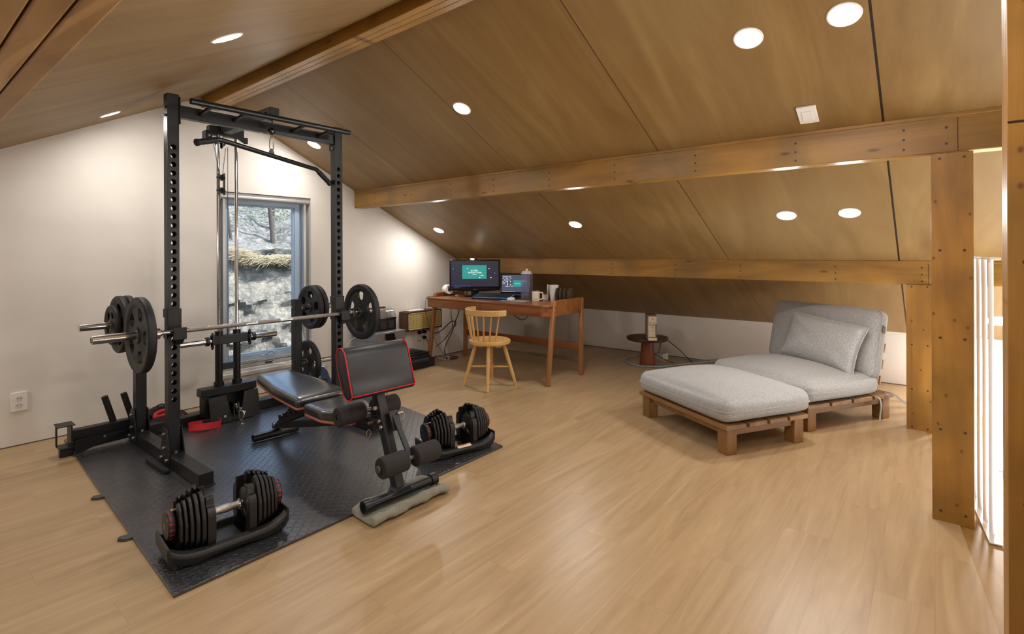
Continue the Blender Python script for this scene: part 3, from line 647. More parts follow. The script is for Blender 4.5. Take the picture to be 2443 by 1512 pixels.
def wplate(me,x,y,z,label,rot=0,g='rubber weight plates',Rr=.225,t=.046):
    o=thing('weight_plate',label,'weight plate',(x,y,z),0,g); o.rotation_euler=(rot,0,0)
    d=D.objects.new('disc',me); SC.collection.objects.link(d); d.parent=o
    h=M(); h.lathe([(.0250,-t*.43),(.030,-t*.44),(.031,-t*.43),(.031,t*.43),(.030,t*.44),(.0250,t*.43),(.0250,-t*.43)],None,32,'X'); h.build('hub_ring',plain('steel_hub','8e867a',.35,.9),o)
    return o
dz=-.0005
wplate(PM,.992+.023,BY,BZ-.0,'large black five-hole plate on the left sleeve of the barbell',.35)
wplate(PM,2.545-.0,BY,BZ-.0,'large black five-hole plate on the right sleeve of the barbell',.0)
PY,PZ=4.3425,.845
wplate(PM3,1.052,PY,PZ,'smallest black plate, outermost on the left storage peg',.5,Rr=.135,t=.034)
wplate(PM2,1.092,PY,PZ,'middle-sized black plate behind the smallest one on the left storage peg',.2,Rr=.195,t=.042)
wplate(PM2,1.138,PY,PZ,'innermost black plate on the left storage peg, almost hidden by the barbell plate',.9,Rr=.195,t=.042)
wplate(PM2,2.50,PY,PZ,'inner black plate on the upper right storage peg with open grips facing the window',.15,Rr=.195,t=.042)
wplate(PM2,2.55,PY,PZ,'outer black plate on the upper right storage peg',.5,Rr=.195,t=.042)
wplate(PM2,2.475,PY,.355,'black plate on the lower right storage peg below the other two',.35,Rr=.195,t=.042)
# ---------------------------------------------------------------- adjustable bench (s = distance from the front foot along the bench)
BN=thing('weight_bench','black adjustable weight bench with red-piped preacher pad and foam rollers','bench',(1.7635,2.1985,MT),-math.radians(3.3))
def BP(mm,name,mat=STEEL,bevel=.003,**kw): return mm.build(name,mat,BN,bevel,**kw)
LEA=plain('black_leatherette','202226',.30,nz=.15,bump=.22,bs=45,Specular_IOR_Level=1.0,Coat_Weight=.7,Coat_Roughness=.18); RED=plain('red_piping','c01622',.45); PLYR2=plain('plywood_layers','c98a6c',.5,nz=.35,bs=90); FOAM=plain('black_foam','2a2725',.85,nz=.2,bump=.35,bs=300)
# local axes: x across, y along the bench, z up (floor of the bench = top of the mat)
k=M(); k.cyl((-.215,0,.048),(.235,0,.048),.026); BP(k,'front_foot',D.materials['satin_black'],.002)
for xe in (-.215,.205):
    k=M(); k.cyl((xe,0,.048),(xe+.042,0,.048),.033,seg=20); BP(k,'foot_cap',PLA,.003)
k=M(); k.prism([(-.05,.06),(.06,.06),(.045,.088),(-.03,.088)],-.035,.035,plane='XZ'); BP(k,'post_saddle',bevel=.002)
k=M(); k.bar((-.0,-.0,.06),(0,.222,.62),.052,.052,(1,0,0)); BP(k,'front_post')
k=M(); k.box(-.016,.016,.20,.26,.575,.60); k.cbox((0,.22,.59),(.16,.03,.05)); BP(k,'pad_bracket',bevel=.002)
k=M(); k.bar((.033,.085,.43),(.033,-.055,.245),.012,.03,(1,0,0)); k.bar((.033,.10,.455),(.033,.055,.36),.012,.055,(1,0,0)); BP(k,'roller_strut',bevel=.002)
for (bx,by,bz) in ((-.033,.135,.405),(-.033,.118,.375)):
    k=M(); k.cyl((bx-.005,by,bz),(bx+.075,by,bz),.010,seg=12); BP(k,'bolt',BOLT,.001)
k=M(); k.cyl((-.165,-.062,.240),(.215,-.062,.240),.012); k.cyl((-.172,-.062,.240),(-.160,-.062,.240),.018); BP(k,'lower_roller_bar',plain('bare_steel','7a6f63',.4,.8))
for a in (-.155,.050):
    k=M(); pr=[(0.013,0),(.047,0),(.052,.005),(.0535,.02),(.0535,.135),(.052,.148),(.047,.153),(.013,.153)]; k.lathe(pr,Matrix.Translation((a,-.062,.240)),36,'X'); BP(k,'foam_roller',FOAM,0)
k=M(); k.cyl((-.19,.285,.432),(.19,.285,.432),.012); BP(k,'upper_roller_bar',D.materials['bare_steel'])
for a in (-.18,.045):
    k=M(); pr=[(0.013,0),(.046,0),(.051,.005),(.052,.02),(.052,.140),(.051,.152),(.046,.157),(.013,.157)]; k.lathe(pr,Matrix.Translation((a-.015,.285,.432)),36,'X'); BP(k,'foam_roller',FOAM,0)
k=M(); k.box(-.026,.026,.155,.42,.355,.395); k.prism([(.26,.36),(.47,.30),(.47,.375),(.26,.40)],-.03,.03,plane='YZ'); BP(k,'seat_carrier')
k=M(); k.cyl((-.058,.20,.385),(-.026,.20,.385),.007,seg=10); k.tube([Vector(p) for p in cr([(-.05,.205,.35),(-.065,.205,.33),(-.05,.205,.305),(-.035,.205,.33),(-.05,.205,.35)],5)][:-1],.0028,6,closed=True); BP(k,'lock_pin',plain('worn_brass','b59b72',.35,.8),.001)
k=M(); k.cyl((-.04,.168,.468),(-.025,.168,.468),.011); BP(k,'post_knob',plain('pale_bolt','cdb79c',.4,.4),.001)
k=M(); k.cyl((.05,.08,.44),(.085,.08,.44),.006); k.tube(cr([(.085,.08,.44),(.095,.08,.425),(.085,.078,.40),(.078,.08,.42)],4),.003,6); BP(k,'strut_pin',BOLT,.001)
# main rail towards the rear foot with the ladder of teeth
k=M(); k.bar((0,.40,.345),(0,1.50,.075),.04,.045,(1,0,0)); BP(k,'main_rail')
teeth=[]; p0=Vector((.93,.318)); p1=Vector((1.40,.135)); n=7; dd=(p1-p0); nn=Vector((-dd.y,dd.x)).normalized()
if nn.y<0: nn=-nn
poly=[tuple(p0-nn*.03)]
for i in range(n):
    a=p0+dd*(i/n); b_=p0+dd*((i+.55)/n); poly+=[tuple(a+nn*.0),tuple(a+nn*.028),tuple(b_+nn*.036),tuple(b_+nn*.0)]
poly+=[tuple(p1),tuple(p1-nn*.03)]
for xs in (-.03,.026):
    k=M(); k.prism(poly,xs,xs+.005,plane='YZ'); BP(k,'tooth_ladder',bevel=0)
k=M(); k.bar((0,1.10,.34),(0,1.44,.10),.030,.022,(1,0,0)); BP(k,'support_strut')
k=M(); k.cyl((-.035,1.45,.095),(.035,1.45,.095),.012); BP(k,'strut_axle',BOLT)
k=M(); k.lathe([(.021,.002),(.027,0),(.027,.315),(.021,.313),(.021,.002)],Matrix.Translation((-.165,1.47,.030)),28,'X'); k.lathe([(0,.01),(.0215,.01)],Matrix.Translation((-.165,1.47,.030)),28,'X'); BP(k,'rear_foot',D.materials['satin_black'],0)
# pads
def pad(name,outline,z0,th,m,rad=.02,ply=True):
    # soft pad over plywood, outline drawn in local x,y
    c=Vector((sum(p[0] for p in outline)/len(outline),sum(p[1] for p in outline)/len(outline)))
    k=M(); vs=[]
    layers=[(0.992,0),(1,.008),(1,th-.018),(.992,th-.008),(.965,th),(.80,th+.004),(.4,th+.006)]
    rings=[]
    for (s,h) in layers: rings.append([k.bm.verts.new((c.x+(x-c.x)*s,c.y+(y-c.y)*s,z0+h)) for x,y in outline])
    n=len(outline)
    for A,B in zip(rings,rings[1:]):
        for i in range(n): k.bm.faces.new((A[i],A[(i+1)%n],B[(i+1)%n],B[i]))
    k.bm.faces.new(rings[0][::-1]); k.bm.faces.new(rings[-1]); bmesh.ops.transform(k.bm,matrix=m,verts=k.bm.verts)
    o=BP(k,name,LEA,0,ang=60)
    if ply:
        k=M(); pts=[(c.x+(x-c.x)*.985,c.y+(y-c.y)*.985) for x,y in outline]; k.prism(pts,z0-.013,z0,m); k.build('pad_board',PLYR2,o,.002)
        k=M(); pts=[(c.x+(x-c.x)*.99,c.y+(y-c.y)*.99) for x,y in outline]; k.prism(pts,z0-.017,z0-.012,m); k.build('pad_underside',plain('pad_red_edge','a8453c',.5),o,.001)
    return o
def rounded(pts,r,n=5):
    out=[]; L=len(pts)
    for i in range(L):
        p=Vector(pts[i]);a=(Vector(pts[i-1])-p).normalized();b_=(Vector(pts[(i+1)%L])-p).normalized()
        q0=p+a*r;q1=p+b_*r
        for j in range(n+1):
            t=j/n; out.append(tuple(q0*(1-t)**2+p*2*t*(1-t)+q1*t*t))
    return out
pad('seat_pad',rounded([(-.085,.36),(.085,.36),(.155,.54),(.15,.765),(-.15,.765),(-.155,.54)],.03),.370,.05,Matrix.Translation((0,.0,-.012))@Matrix.Rotation(math.radians(-.5),4,'X'))
pad('back_pad',rounded([(-.17,.80),(.17,.80),(.165,1.15),(.115,1.545),(-.115,1.545),(-.165,1.15)],.03),0,.05,Matrix.Translation((0,.80,.372))@Matrix.Rotation(math.radians(2.6),4,'X')@Matrix.Translation((0,-.80,.0)))
# preacher pad: side outline in (y,z), rolled over at the top
side=[(.150,.545),(.128,.560),(.121,.575),(.158,.68),(.186,.765),(.198,.79),(.222,.808),(.250,.808),(.272,.795),(.282,.770),(.278,.74),(.250,.66),(.212,.575),(.196,.553),(.175,.543)]
def rndx(sd,w,inset): return sd
k=M(); c=Vector((.205,.68)); rings=[]; W=.197
for (x,s) in ((-W-.006,.86),(-W-.001,.965),(-W+.010,1.0),(W-.010,1.0),(W+.001,.965),(W+.006,.86)):
    rings.append([k.bm.verts.new((x,c.x+(y-c.x)*s,c.y+(z-c.y)*s)) for y,z in side])
for A,B in zip(rings,rings[1:]):
    n=len(side)
    for i in range(n): k.bm.faces.new((A[i],A[(i+1)%n],B[(i+1)%n],B[i]))
k.bm.faces.new(rings[0][::-1]); k.bm.faces.new(rings[-1])
PP=BP(k,'preacher_pad',plain('matte_leatherette','232427',.42,nz=.15,bump=.25,bs=45),0,ang=50)
for x in (-W-.002,W+.002):
    k=M(); k.tube([Vector((x,c.x+(y-c.x)*.99,c.y+(z-c.y)*.99)) for y,z in side],.0038,8,closed=True); k.build('piping',RED,PP)
k=M(); k.tube([(-W,.123,.568),(W,.123,.568)],.0035,8); k.build('piping',RED,PP)
k=M(); k.tube(cr([(.09,.24,.55),(.10,.25,.50),(.095,.26,.46)],4),.002,6); BP(k,'drawstring',CAB)
# towel under the front foot, partly rolled
TOW=N('grey_towel'); v=TOW.coord(); f=TOW.noise(v,90,4); TOW.col(TOW.mix(f,'878677','a5a494')).set(Roughness=.95,Sheen_Weight=.3); TOW.bump(TOW.noise(v,260,3),.9,.006); TOW=TOW.m
k=M()
prof=[(-.075,.006),(-.092,.018),(-.098,.054),(-.068,.070),(-.045,.033),(-.036,.020),(-.02,.010),(.012,.010),(.03,.020),(.045,.052),(.072,.068),(.100,.056),(.098,.020),(.092,.006)]
rings=[]; NX=46
for i in range(NX+1):
    t=i/NX; x=-.235+t*.50; en=1-.25*(abs(2*t-1)**8); ring=[]
    for j,(y,z) in enumerate(prof):
        w1=.006*math.sin(x*38+j*1.3)+.004*math.sin(x*90+j*2.1); sk=.012*math.sin(x*9)
        ring.append(k.bm.verts.new((x,y*1.08+sk*.5+w1*.6,max(.001,z*en+w1*.8*(z>.015)))))
    rings.append(ring)
for A,B in zip(rings,rings[1:]):
    for j in range(len(prof)-1): k.bm.faces.new((A[j],A[j+1],B[j+1],B[j]))
    k.bm.faces.new((A[-1],A[0],B[0],B[-1]))
k.bm.faces.new(rings[0]); k.bm.faces.new(rings[-1][::-1])
to=k.build('towel',TOW,ang=180); to.location=(1.765,2.185,.0006); to.rotation_euler=(0,0,-.035)
tag(to,'grey-green terry towel rolled under the front foot of the bench','towel')
sm=to.modifiers.new('s','SUBSURF'); sm.levels=1; sm.render_levels=1
# ---------------------------------------------------------------- adjustable dumbbells in their trays
DBM=plain('dumbbell_plate','1b1a1b',.36,bump=.08,bs=250); DBC=plain('dumbbell_cover','202021',.42)
def dplate(R_,slot=True,flat=.5):
    o=[]; w_=R_*.86
    pts=[(-R_*.40,-R_*.92),(R_*.40,-R_*.92),(w_,-R_*.42),(w_,R_*.22),(R_*.60,R_*.80),(R_*.34,R_*.98),(R_*.20,R_*.86),(R_*.19,R_*.02),(-R_*.19,R_*.02),(-R_*.20,R_*.86),(-R_*.34,R_*.98),(-R_*.60,R_*.80),(-w_,R_*.22),(-w_,-R_*.42)]
    return rounded(pts,R_*.09,3)
SPEC=((.068,.100,.13,0),(.106,.122,.136,1),(.128,.143,.131,1),(.149,.163,.123,1),(.169,.182,.114,1),(.187,.199,.106,1))
def dumbbell(loc,rz,label,tlabel,sticker):
    TR=thing('dumbbell_tray',tlabel,'dumbbell tray',(loc[0],loc[1],MT),rz,'dumbbell trays')
    L=.238; W_=.122
    k=M(); k.box(-L+.03,L-.03,-.10,.10,.001,.011)
    for s_ in (-1,1):
        # flared side ledges, arched underneath, and rounded upturned ends
        n=16; T=[];B=[]; 
        for i in range(n+1):
            t=-1+2*i/n; x=t*L; zt=.060+.035*abs(t)**5; zb=.001+.022*max(0,abs(t)-.62)/.38
            T.append((x,zt));B.append((x,zb+ (.012*(1-(t/.6)**2) if abs(t)<.6 else 0)))
        rows=[]
        for (x,zt),(x2,zb) in zip(T,B):
            e=1-.16*(abs(x)/L)**6
            rows.append([k.bm.verts.new(p) for p in [(x,s_*.088*e,zt-.014),(x,s_*.094*e,zt),(x,s_*.119*e,zt-.010),(x,s_*.127*e,zt-.026),(x,s_*.116*e,zb),(x,s_*.088*e,zb)]])
        for A,B2 in zip(rows,rows[1:]):
            for j in range(6): k.bm.faces.new((A[j],A[(j+1)%6],B2[(j+1)%6],B2[j]))
        k.bm.faces.new(rows[0][::-1]); k.bm.faces.new(rows[-1])
        k.prism([(s_*(L-.006),.02),(s_*(L+.010),.045),(s_*(L+.012),.098),(s_*(L+.002),.104),(s_*(L-.008),.060),(s_*(L-.03),.012),(s_*(L-.03),.002)],-.104,.104,plane='XZ')
    k.box(-.06,.06,-.09,.09,.011,.030)
    k.build('tray',DBC,TR,.005,seg=3)
    for s_ in (-1,1):
        k=M()
        for (a,b_,r_,_) in SPEC[:-1]: k.box(min(s_*(b_+.001),s_*(b_+.0045)),max(s_*(b_+.001),s_*(b_+.0045)),-.088,.088,.011,.050)
        each(k,'divider',DBC,TR,.001)
    if sticker:
        k=M(); k.cbox((0,-.110,.0565),(.10,.026,.001),rx=.35); st=k.build('warning_label',plain('label_white','e8e6e0',.5),TR)
        k=M(); k.cbox((0,-.103,.0600),(.10,.010,.0006),rx=.35); k.build('orange_stripe',plain('label_orange','e8920c',.5),st)
        text('WARNING',.008,DARK,st,Matrix.Translation((0,-.103,.0606))@Matrix.Rotation(.35,4,'X'),ext=.0001)
    DB=thing('dumbbell',label,'dumbbell',(loc[0],loc[1],MT+.150),rz,'adjustable dumbbells')
    k=M(); pr=[(0,-.062),(.0165,-.062),(.0165,-.03),(.0195,0),(.0165,.03),(.0165,.062),(0,.062)]; k.lathe(pr,None,28,'X'); k.build('handle',plain('knurled_chrome','cfcac4',.25,1,nz=.2,bump=.5,bs=600),DB)
    for s_ in (-1,1):
        k=M(); k.lathe([(0,s_*.054),(.022,s_*.055),(.024,s_*.060),(.017,s_*.066),(.017,s_*.072)],None,28,'X'); k.build('handle_collar',CHROME,DB)
        k=M(); k.lathe([(0,-.010),(.064,-.010),(.070,-.006),(.072,.010),(0,.010)] if s_<0 else [(0,-.010),(.072,-.010),(.070,.006),(.064,.010),(0,.010)],Matrix.Translation((s_*.086,0,.0))@Matrix.Diagonal((-1,1,1,1)),40,'X'); k.build('inner_disc',DBM,DB)
        k=M(); k.prism([(-.02,.045),(.02,.045),(.014,.082),(-.014,.082)],min(s_*.084,s_*.094),max(s_*.084,s_*.094),plane='YZ'); k.build('locking_tab',DBC,DB,.002)
        k=M(); k.cbox((s_*.0735,-.034,-.034),(.003,.034,.016),rx=.6); k.build('badge',plain('badge_grey','6a6b6a',.4,.3),DB,.002)
        for i,(a0,b0,r_,cut) in enumerate(SPEC):
            k=M()
            if i==0: # thick innermost weight with shoulders either side of the slot
                for sy in (-1,1):
                    p=[(.048,-.134),(.085,-.130),(.113,-.075),(.113,.040),(.098,.066),(.082,.066),(.078,.100),(.060,.108),(.070,.0)]
                    k.prism([(sy*u_,v_) for u_,v_ in rounded(p,.007,3)],min(s_*a0,s_*b0),max(s_*a0,s_*b0),plane='YZ')
            else:
                k.prism(dplate(r_),min(s_*a0,s_*b0),max(s_*a0,s_*b0),plane='YZ')
            each(k,'plate',DBM,DB,.004,seg=3)
        sg=s_; pf=[(0,0),(.052,0),(.058,.003),(.060,.008),(.060,.026),(.057,.031),(.018,.032),(.016,.029),(0,.029)]
        xs=s_*.204; k=M(); k.lathe([(r_,sg*h_) for r_,h_ in pf],Matrix.Translation((xs,0,.004)),48,'X'); dl=k.build('selector_dial',DBC,DB)
        k=M(); RM=D.materials.get('red_marks') or plain('red_marks','e0242f',.5)
        for q_ in range(16):
            a=2*PI*q_/16; mt=Matrix.Translation((xs,0,.004))@Matrix.Rotation(a,4,'X')
            for (u0,u1,v0,v1) in ((.008,.014,-.0012,.0012),(.017,.023,-.0040,-.0012),(.017,.023,.0008,.0036)):
                k.box(min(s_*u0,s_*u1),max(s_*u0,s_*u1),v0,v1,.0598,.0606,mt)
        mk=k.build('dial_marks',RM,dl); mk['kind']='stuff'
        if s_<0:
            k=M(); k.lathe([(0,-.003),(.016,-.003),(.016,0),(0,0)],Matrix.Translation((xs-.030,0,.004)),20,'X'); k.build('dial_centre',plain('dial_insert','6d645a',.4) if not sticker else DBC,dl)
    # linkage bar running over the plates in the slot
    for s_ in (-1,1):
        k=M(); k.cyl((s_*.07,0,.0),(s_*.206,0,.0),.015); k.build('axle',DBC,DB)
        k=M(); k.bar((s_*.11,0,.072),(s_*.215,0,.062),.016,.008); k.build('guide_rail',CHROME,DB,.002)
dumbbell((1.03,2.525),-.10,'nearest adjustable dumbbell with red dial marks, resting at the front left corner of the mat','black plastic tray under the dumbbell nearest the camera',False)
dumbbell((2.475,2.49),-.26,'farther adjustable dumbbell with red dial marks, by the right corner of the mat','black plastic tray with orange and white warning sticker under the farther dumbbell',True)
# ---------------------------------------------------------------- small things on the mat
REDF=plain('red_webbing','c8202a',.7,nz=.15,bump=.2,bs=300); BLF=plain('black_neoprene','18181b',.8)
def ribbon(mm,pts,w_,up=(0,0,1),th=.003):
    pts=[Vector(p) for p in pts]; rows=[]
    for i,p in enumerate(pts):
        t=(pts[min(i+1,len(pts)-1)]-pts[max(i-1,0)]).normalized(); u_=Vector(up) if not callable(up) else up(i/(len(pts)-1))
        u_=(u_-t*u_.dot(t)).normalized(); n_=t.cross(u_)
        rows.append([mm.bm.verts.new(p+u_*w_/2*a+n_*th/2*b_) for a,b_ in ((-1,-1),(1,-1),(1,1),(-1,1))])
    for A,B in zip(rows,rows[1:]):
        for j in range(4): mm.bm.faces.new((A[j],A[(j+1)%4],B[(j+1)%4],B[j]))
    mm.bm.faces.new(rows[0][::-1]); mm.bm.faces.new(rows[-1])
SP=thing('ankle_strap','red and black ankle strap lying coiled on the mat behind the left upright','strap',(1.60,4.27,MT),-.35)
k=M(); pts=[]
for i in range(41):
    a=2*PI*i/40; pts.append((.105*math.cos(a),.055*math.sin(a),.026+.003*math.sin(3*a)))
ribbon(k,pts,.048,(0,.25,1)); k.build('red_band',REDF,SP)
k=M(); ribbon(k,[(p[0]*.95,p[1]*.93,p[2]) for p in pts[-8:]+pts[1:12]],.044,(0,.25,1)); k.build('neoprene_lining',BLF,SP)
k=M(); ribbon(k,cr([(-.10,-.02,.024),(-.03,-.065,.028),(.04,-.05,.020),(.08,.02,.018)],6),.040,(0,.5,1)); k.build('strap_end',REDF,SP)
k=M(); k.cyl((.05,.062,.03),(.05,.05,.03),.008); k.build('ring',BOLT,SP)
GB=thing('training_shoes','pair of red and black training shoes tucked behind the left upright','shoes',(1.44,4.60,MT),.2)
k=M(); k.cushion(.24,.10,.085,.03,.02,10,Matrix.Translation((0,-.06,.045)),wr=.006,seed=3); k.build('shoe_body',BLF,GB)
k=M(); k.cushion(.22,.09,.10,.03,.02,10,Matrix.Translation((-.01,.06,.065)),wr=.008,seed=5); k.build('shoe_body',BLF,GB)
k=M(); k.tube(cr([(-.10,-.05,.085),(-.06,-.085,.10),(.0,-.08,.105),(.03,-.05,.10),(-.0,-.02,.115),(-.07,-.02,.11),(-.10,-.05,.085)],5),.014,8); k.build('red_collar',REDF,GB)
for a in (-.09,-.01,.07):
    k=M(); k.cbox((a,-.113,.045),(.018,.008,.06)); k.build('red_stripe',REDF,GB,.003)
k=M(); k.tube(cr([(-.10,.0,.10),(-.06,.02,.145),(.0,.03,.155),(.04,.02,.12)],5),.005,6); k.build('lace_loop',BLF,GB)
k=M(); k.bar((1.118,3.86,MT+.012),(1.128,3.56,MT+.012),.034,.020); k.bar((1.103,3.86,MT+.021),(1.113,3.56,MT+.021),.005,.012)
tag(k.build('rubber_strip',RUB2,bevel=.004),'short black rubber-covered strip lying on the mat left of the front base tube','strip')
# blue bracket standing behind the right upright
BLU=plain('blue_enamel','33507e',.4)
BK=thing('blue_bracket','blue metal arm with bolted joint on the floor behind the right upright','bracket',(2.72,4.62,0))
k=M(); k.prism([(-.20,.215),(.09,.225),(.16,.05),(.19,.0),(.10,.0),(.05,.13),(-.02,.165),(-.20,.16)],-.015,.015,plane='XZ'); k.build('arm',BLU,BK,.004)
k=M(); k.cyl((.085,-.03,.215),(.085,.03,.215),.018); k.build('pivot_bolt',CHROME,BK,.003)
k=M(); k.lathe([(0,-.012),(.035,-.012),(.035,.012),(0,.012)],Matrix.Translation((-.02,0,.12)),24,'Y'); k.build('small_wheel',RUB,BK)
k=M(); k.tube([(2.80,4.80,.0),(2.66,4.925,.86)],.012,12)
tag(k.build('curtain_pole',plain('pale_aluminium','c9cbcb',.35,.4)),'slim pale metal pole leaning against the wall right of the window','pole')
# ---------------------------------------------------------------- desk corner
M_DESK=wood('walnut_stained_desk','74401f','8d5528','a56b3a',(2.2,.25,2.2),.32); M_DLEG=wood('stained_desk_leg','855330','9d6a3e','b07e50',(2.2,2.2,.25),.33)
DX0,DX1,DY0,DY1=4.205,4.875,2.965,4.745; DT=.795
DK=thing('desk','reddish-brown wooden desk with two drawers and splayed legs under the low eave','desk',(4.6,3.93,0))
def DP(mm,name,mat=M_DESK,bevel=.004,**kw): return mm.build(name,mat,DK,bevel,world=True,**kw)
k=M(); k.prism([(DX0+.05,DY0+.01),(DX0,DY0+.06),(DX0,DY1-.03),(DX0+.03,DY1),(DX1,DY1),(DX1,DY0+.01)],DT-.020,DT); DP(k,'desktop')
k=M(); k.prism([(DX0+.065,DY0+.02),(DX0+.012,DY0+.07),(DX0+.012,DY1-.04),(DX1-.02,DY1-.04),(DX1-.02,DY0+.02)],DT-.115,DT-.020); DP(k,'apron')
ym=(DY0+DY1)/2
for y0,y1 in ((DY0+.075,ym-.003),(ym+.003,DY1-.045)):
    k=M(); k.box(DX0+.004,DX0+.014,y0,y1,DT-.113,DT-.021); DP(k,'drawer_front',bevel=.002)
for yy in (DY0,DY1-.032):
    k=M(); k.prism([(DX0+.125,DT-.115),(DX0+.12,DT+.025),(DX0+.135,DT+.040),(DX0+.155,DT+.044),(DX1+.01,DT+.044),(DX1+.012,DT-.10),(DX1-.03,DT-.115)],yy-.006,yy+.014,plane='XZ'); DP(k,'side_panel')
for yy,q_ in ((DY0,1),(DY1-.045,1)):
    k=M(); k.bar((4.236,yy+.01,0),(DX0+.145,yy+.01,DT+.036),.046,.042,(0,1,0)); DP(k,'leg',M_DLEG,.008)
    k=M(); k.bar((4.862,yy+.01,0),(4.872,yy+.01,DT+.036),.046,.042,(0,1,0)); DP(k,'leg',M_DLEG,.008)
k=M(); k.box(4.862,4.884,DY0+.02,DY1-.03,.265,.335); DP(k,'stretcher')
k=M()
for z in (DT-.02,DT-.07): k.cyl((DX0+.137,DY0-.014,z),(DX0+.137,DY0-.010,z),.006,seg=10); k.cyl((DX1-.005,DY0-.014,z),(DX1-.005,DY0-.010,z),.006,seg=10)
for o_ in each(k,'screw',plain('wood_plug','5a3b22',.5),DK,world=True): pass
# wooden chair
M_CH=wood('honey_beech','c29350','d3a763','dfba7c',(1.4,1.4,.3),.35); M_CHS=wood('honey_beech_seat','c29350','d3a763','dfba7c',(.5,1.5,1.5),.35)
CH=thing('chair','honey-coloured round-seat wooden spindle chair standing in front of the desk','chair',(3.905,3.445,0),math.radians(-12))
def CP(mm,name,mat=M_CH,bevel=0,**kw): return mm.build(name,mat,CH,bevel,**kw)
SR=.205
k=M(); k.lathe([(.150,.462),(.165,.465),(.195,.466),(SR,.460),(SR+.003,.445),(SR,.428),(.19,.422),(0,.422)],None,56); k.lathe([(.150,.462),(.148,.455),(0,.455)],None,56); CP(k,'seat',M_CHS)
q=N('woven_cane'); v=q.coord(); x,y,z=q.xyz(v); c_=q.n('TexChecker'); c_.inputs['Scale'].default_value=140; q.l(q.coord('Object',(1,1,0),(0,0,.785)),c_.inputs['Vector'])
q.col(q.mix(c_.outputs['Fac'],'d9a866','b98445')).set(Roughness=.6); q.bump(c_.outputs['Fac'],.5,.002); CANE=q.m
k=M(); k.lathe([(0,.459),(.10,.458),(.149,.4565)],None,48); CP(k,'cane_inset',CANE)
k=M(); k.cbox((0,0,.412),(.30,.07,.022)); k.cbox((0,.0,.410),(.07,.30,.022)); CP(k,'under_frame',M_CHS,.004)
legs=[]
for a0_ in (45,135,225,315):
    a=math.radians(a0_+3.5); top=Vector((.135*math.cos(a),.135*math.sin(a),.425)); bot=Vector((.262*math.cos(a),.262*math.sin(a),0)); legs.append((top,bot))
    k=M(); pts=[bot.lerp(top,t/6) for t in range(7)]; k.tube(pts,[.0125,.0155,.0175,.019,.020,.020,.018],16); CP(k,'leg')
def at(i,t): return legs[i][1].lerp(legs[i][0],t)
mids=[]
for i,j,tt in ((1,3,.45),(0,2,.49)):
    p,q_=at(i,tt),at(j,tt); k=M(); k.tube([p,p.lerp(q_,.25),p.lerp(q_,.5),p.lerp(q_,.75),q_],[.008,.0105,.012,.0105,.008],12); CP(k,'stretcher'); mids.append(p.lerp(q_,.5))
# curved top rail on the side away from the desk
k=M(); rows=[]; NR=40
for i in range(NR+1):
    t=i/NR; a=PI+math.radians(-92+184*t); Rr=.228; h=.058 ; zc=.742
    flare=.012*abs(2*t-1)**2
    rows.append([k.bm.verts.new(((Rr+dr+flare)*math.cos(a)*1.0,(Rr+dr+flare)*math.sin(a)*1.05,zc+dz_)) for dr,dz_ in ((-.009,-h/2),(.009,-h/2),(.011,h/2),(-.007,h/2))])
for A,B in zip(rows,rows[1:]):
    for j in range(4): k.bm.faces.new((A[j],A[(j+1)%4],B[(j+1)%4],B[j]))
k.bm.faces.new(rows[0][::-1]); k.bm.faces.new(rows[-1]); CP(k,'top_rail',M_CHS,.006)
for i in range(9):
    t=(i+.35)/8.7; a=PI+math.radians(-82+164*t); a2=PI+math.radians(-76+152*t)
    k=M(); p=Vector((.180*math.cos(a2),.180*math.sin(a2),.455)); q_=Vector((.230*math.cos(a),.230*math.sin(a)*1.04,.722)); k.tube([p,p.lerp(q_,.5),q_],[.0075,.0085,.0072],12); CP(k,'spindle')
# monitor
MON=thing('monitor','black widescreen monitor with green desktop window, standing on the left half of the desk','monitor',(4.62,4.31,DT),0)
MON.rotation_euler=(0,0,math.radians(-49)); MON.scale=(1.10,1,1.0)   # faces the chair and the camera
GLB=plain('gloss_black','0d0e11',.18); SCR=N('screen_dark'); SCR.set(Base_Color=lin('101018'),Roughness=.25); SCR.b.inputs['Emission Color'].default_value=lin('20202a'); SCR.b.inputs['Emission Strength'].default_value=.8; SCR=SCR.m
def glow(name,h,s=1.0):
    q=N(name); q.set(Base_Color=(0,0,0,1),Roughness=.4); q.b.inputs['Emission Color'].default_value=lin(h); q.b.inputs['Emission Strength'].default_value=s; return q.m
TEAL=glow('screen_teal','2c857e',.62); WHT=glow('screen_white','f4f6f6',.7); YEL=glow('screen_yellow','e8d878',.7); BLUG=glow('screen_blue','6a78e8',.7); GRN=glow('screen_green','58c040',.7)
RX90=Matrix.Rotation(PI/2,4,'X')
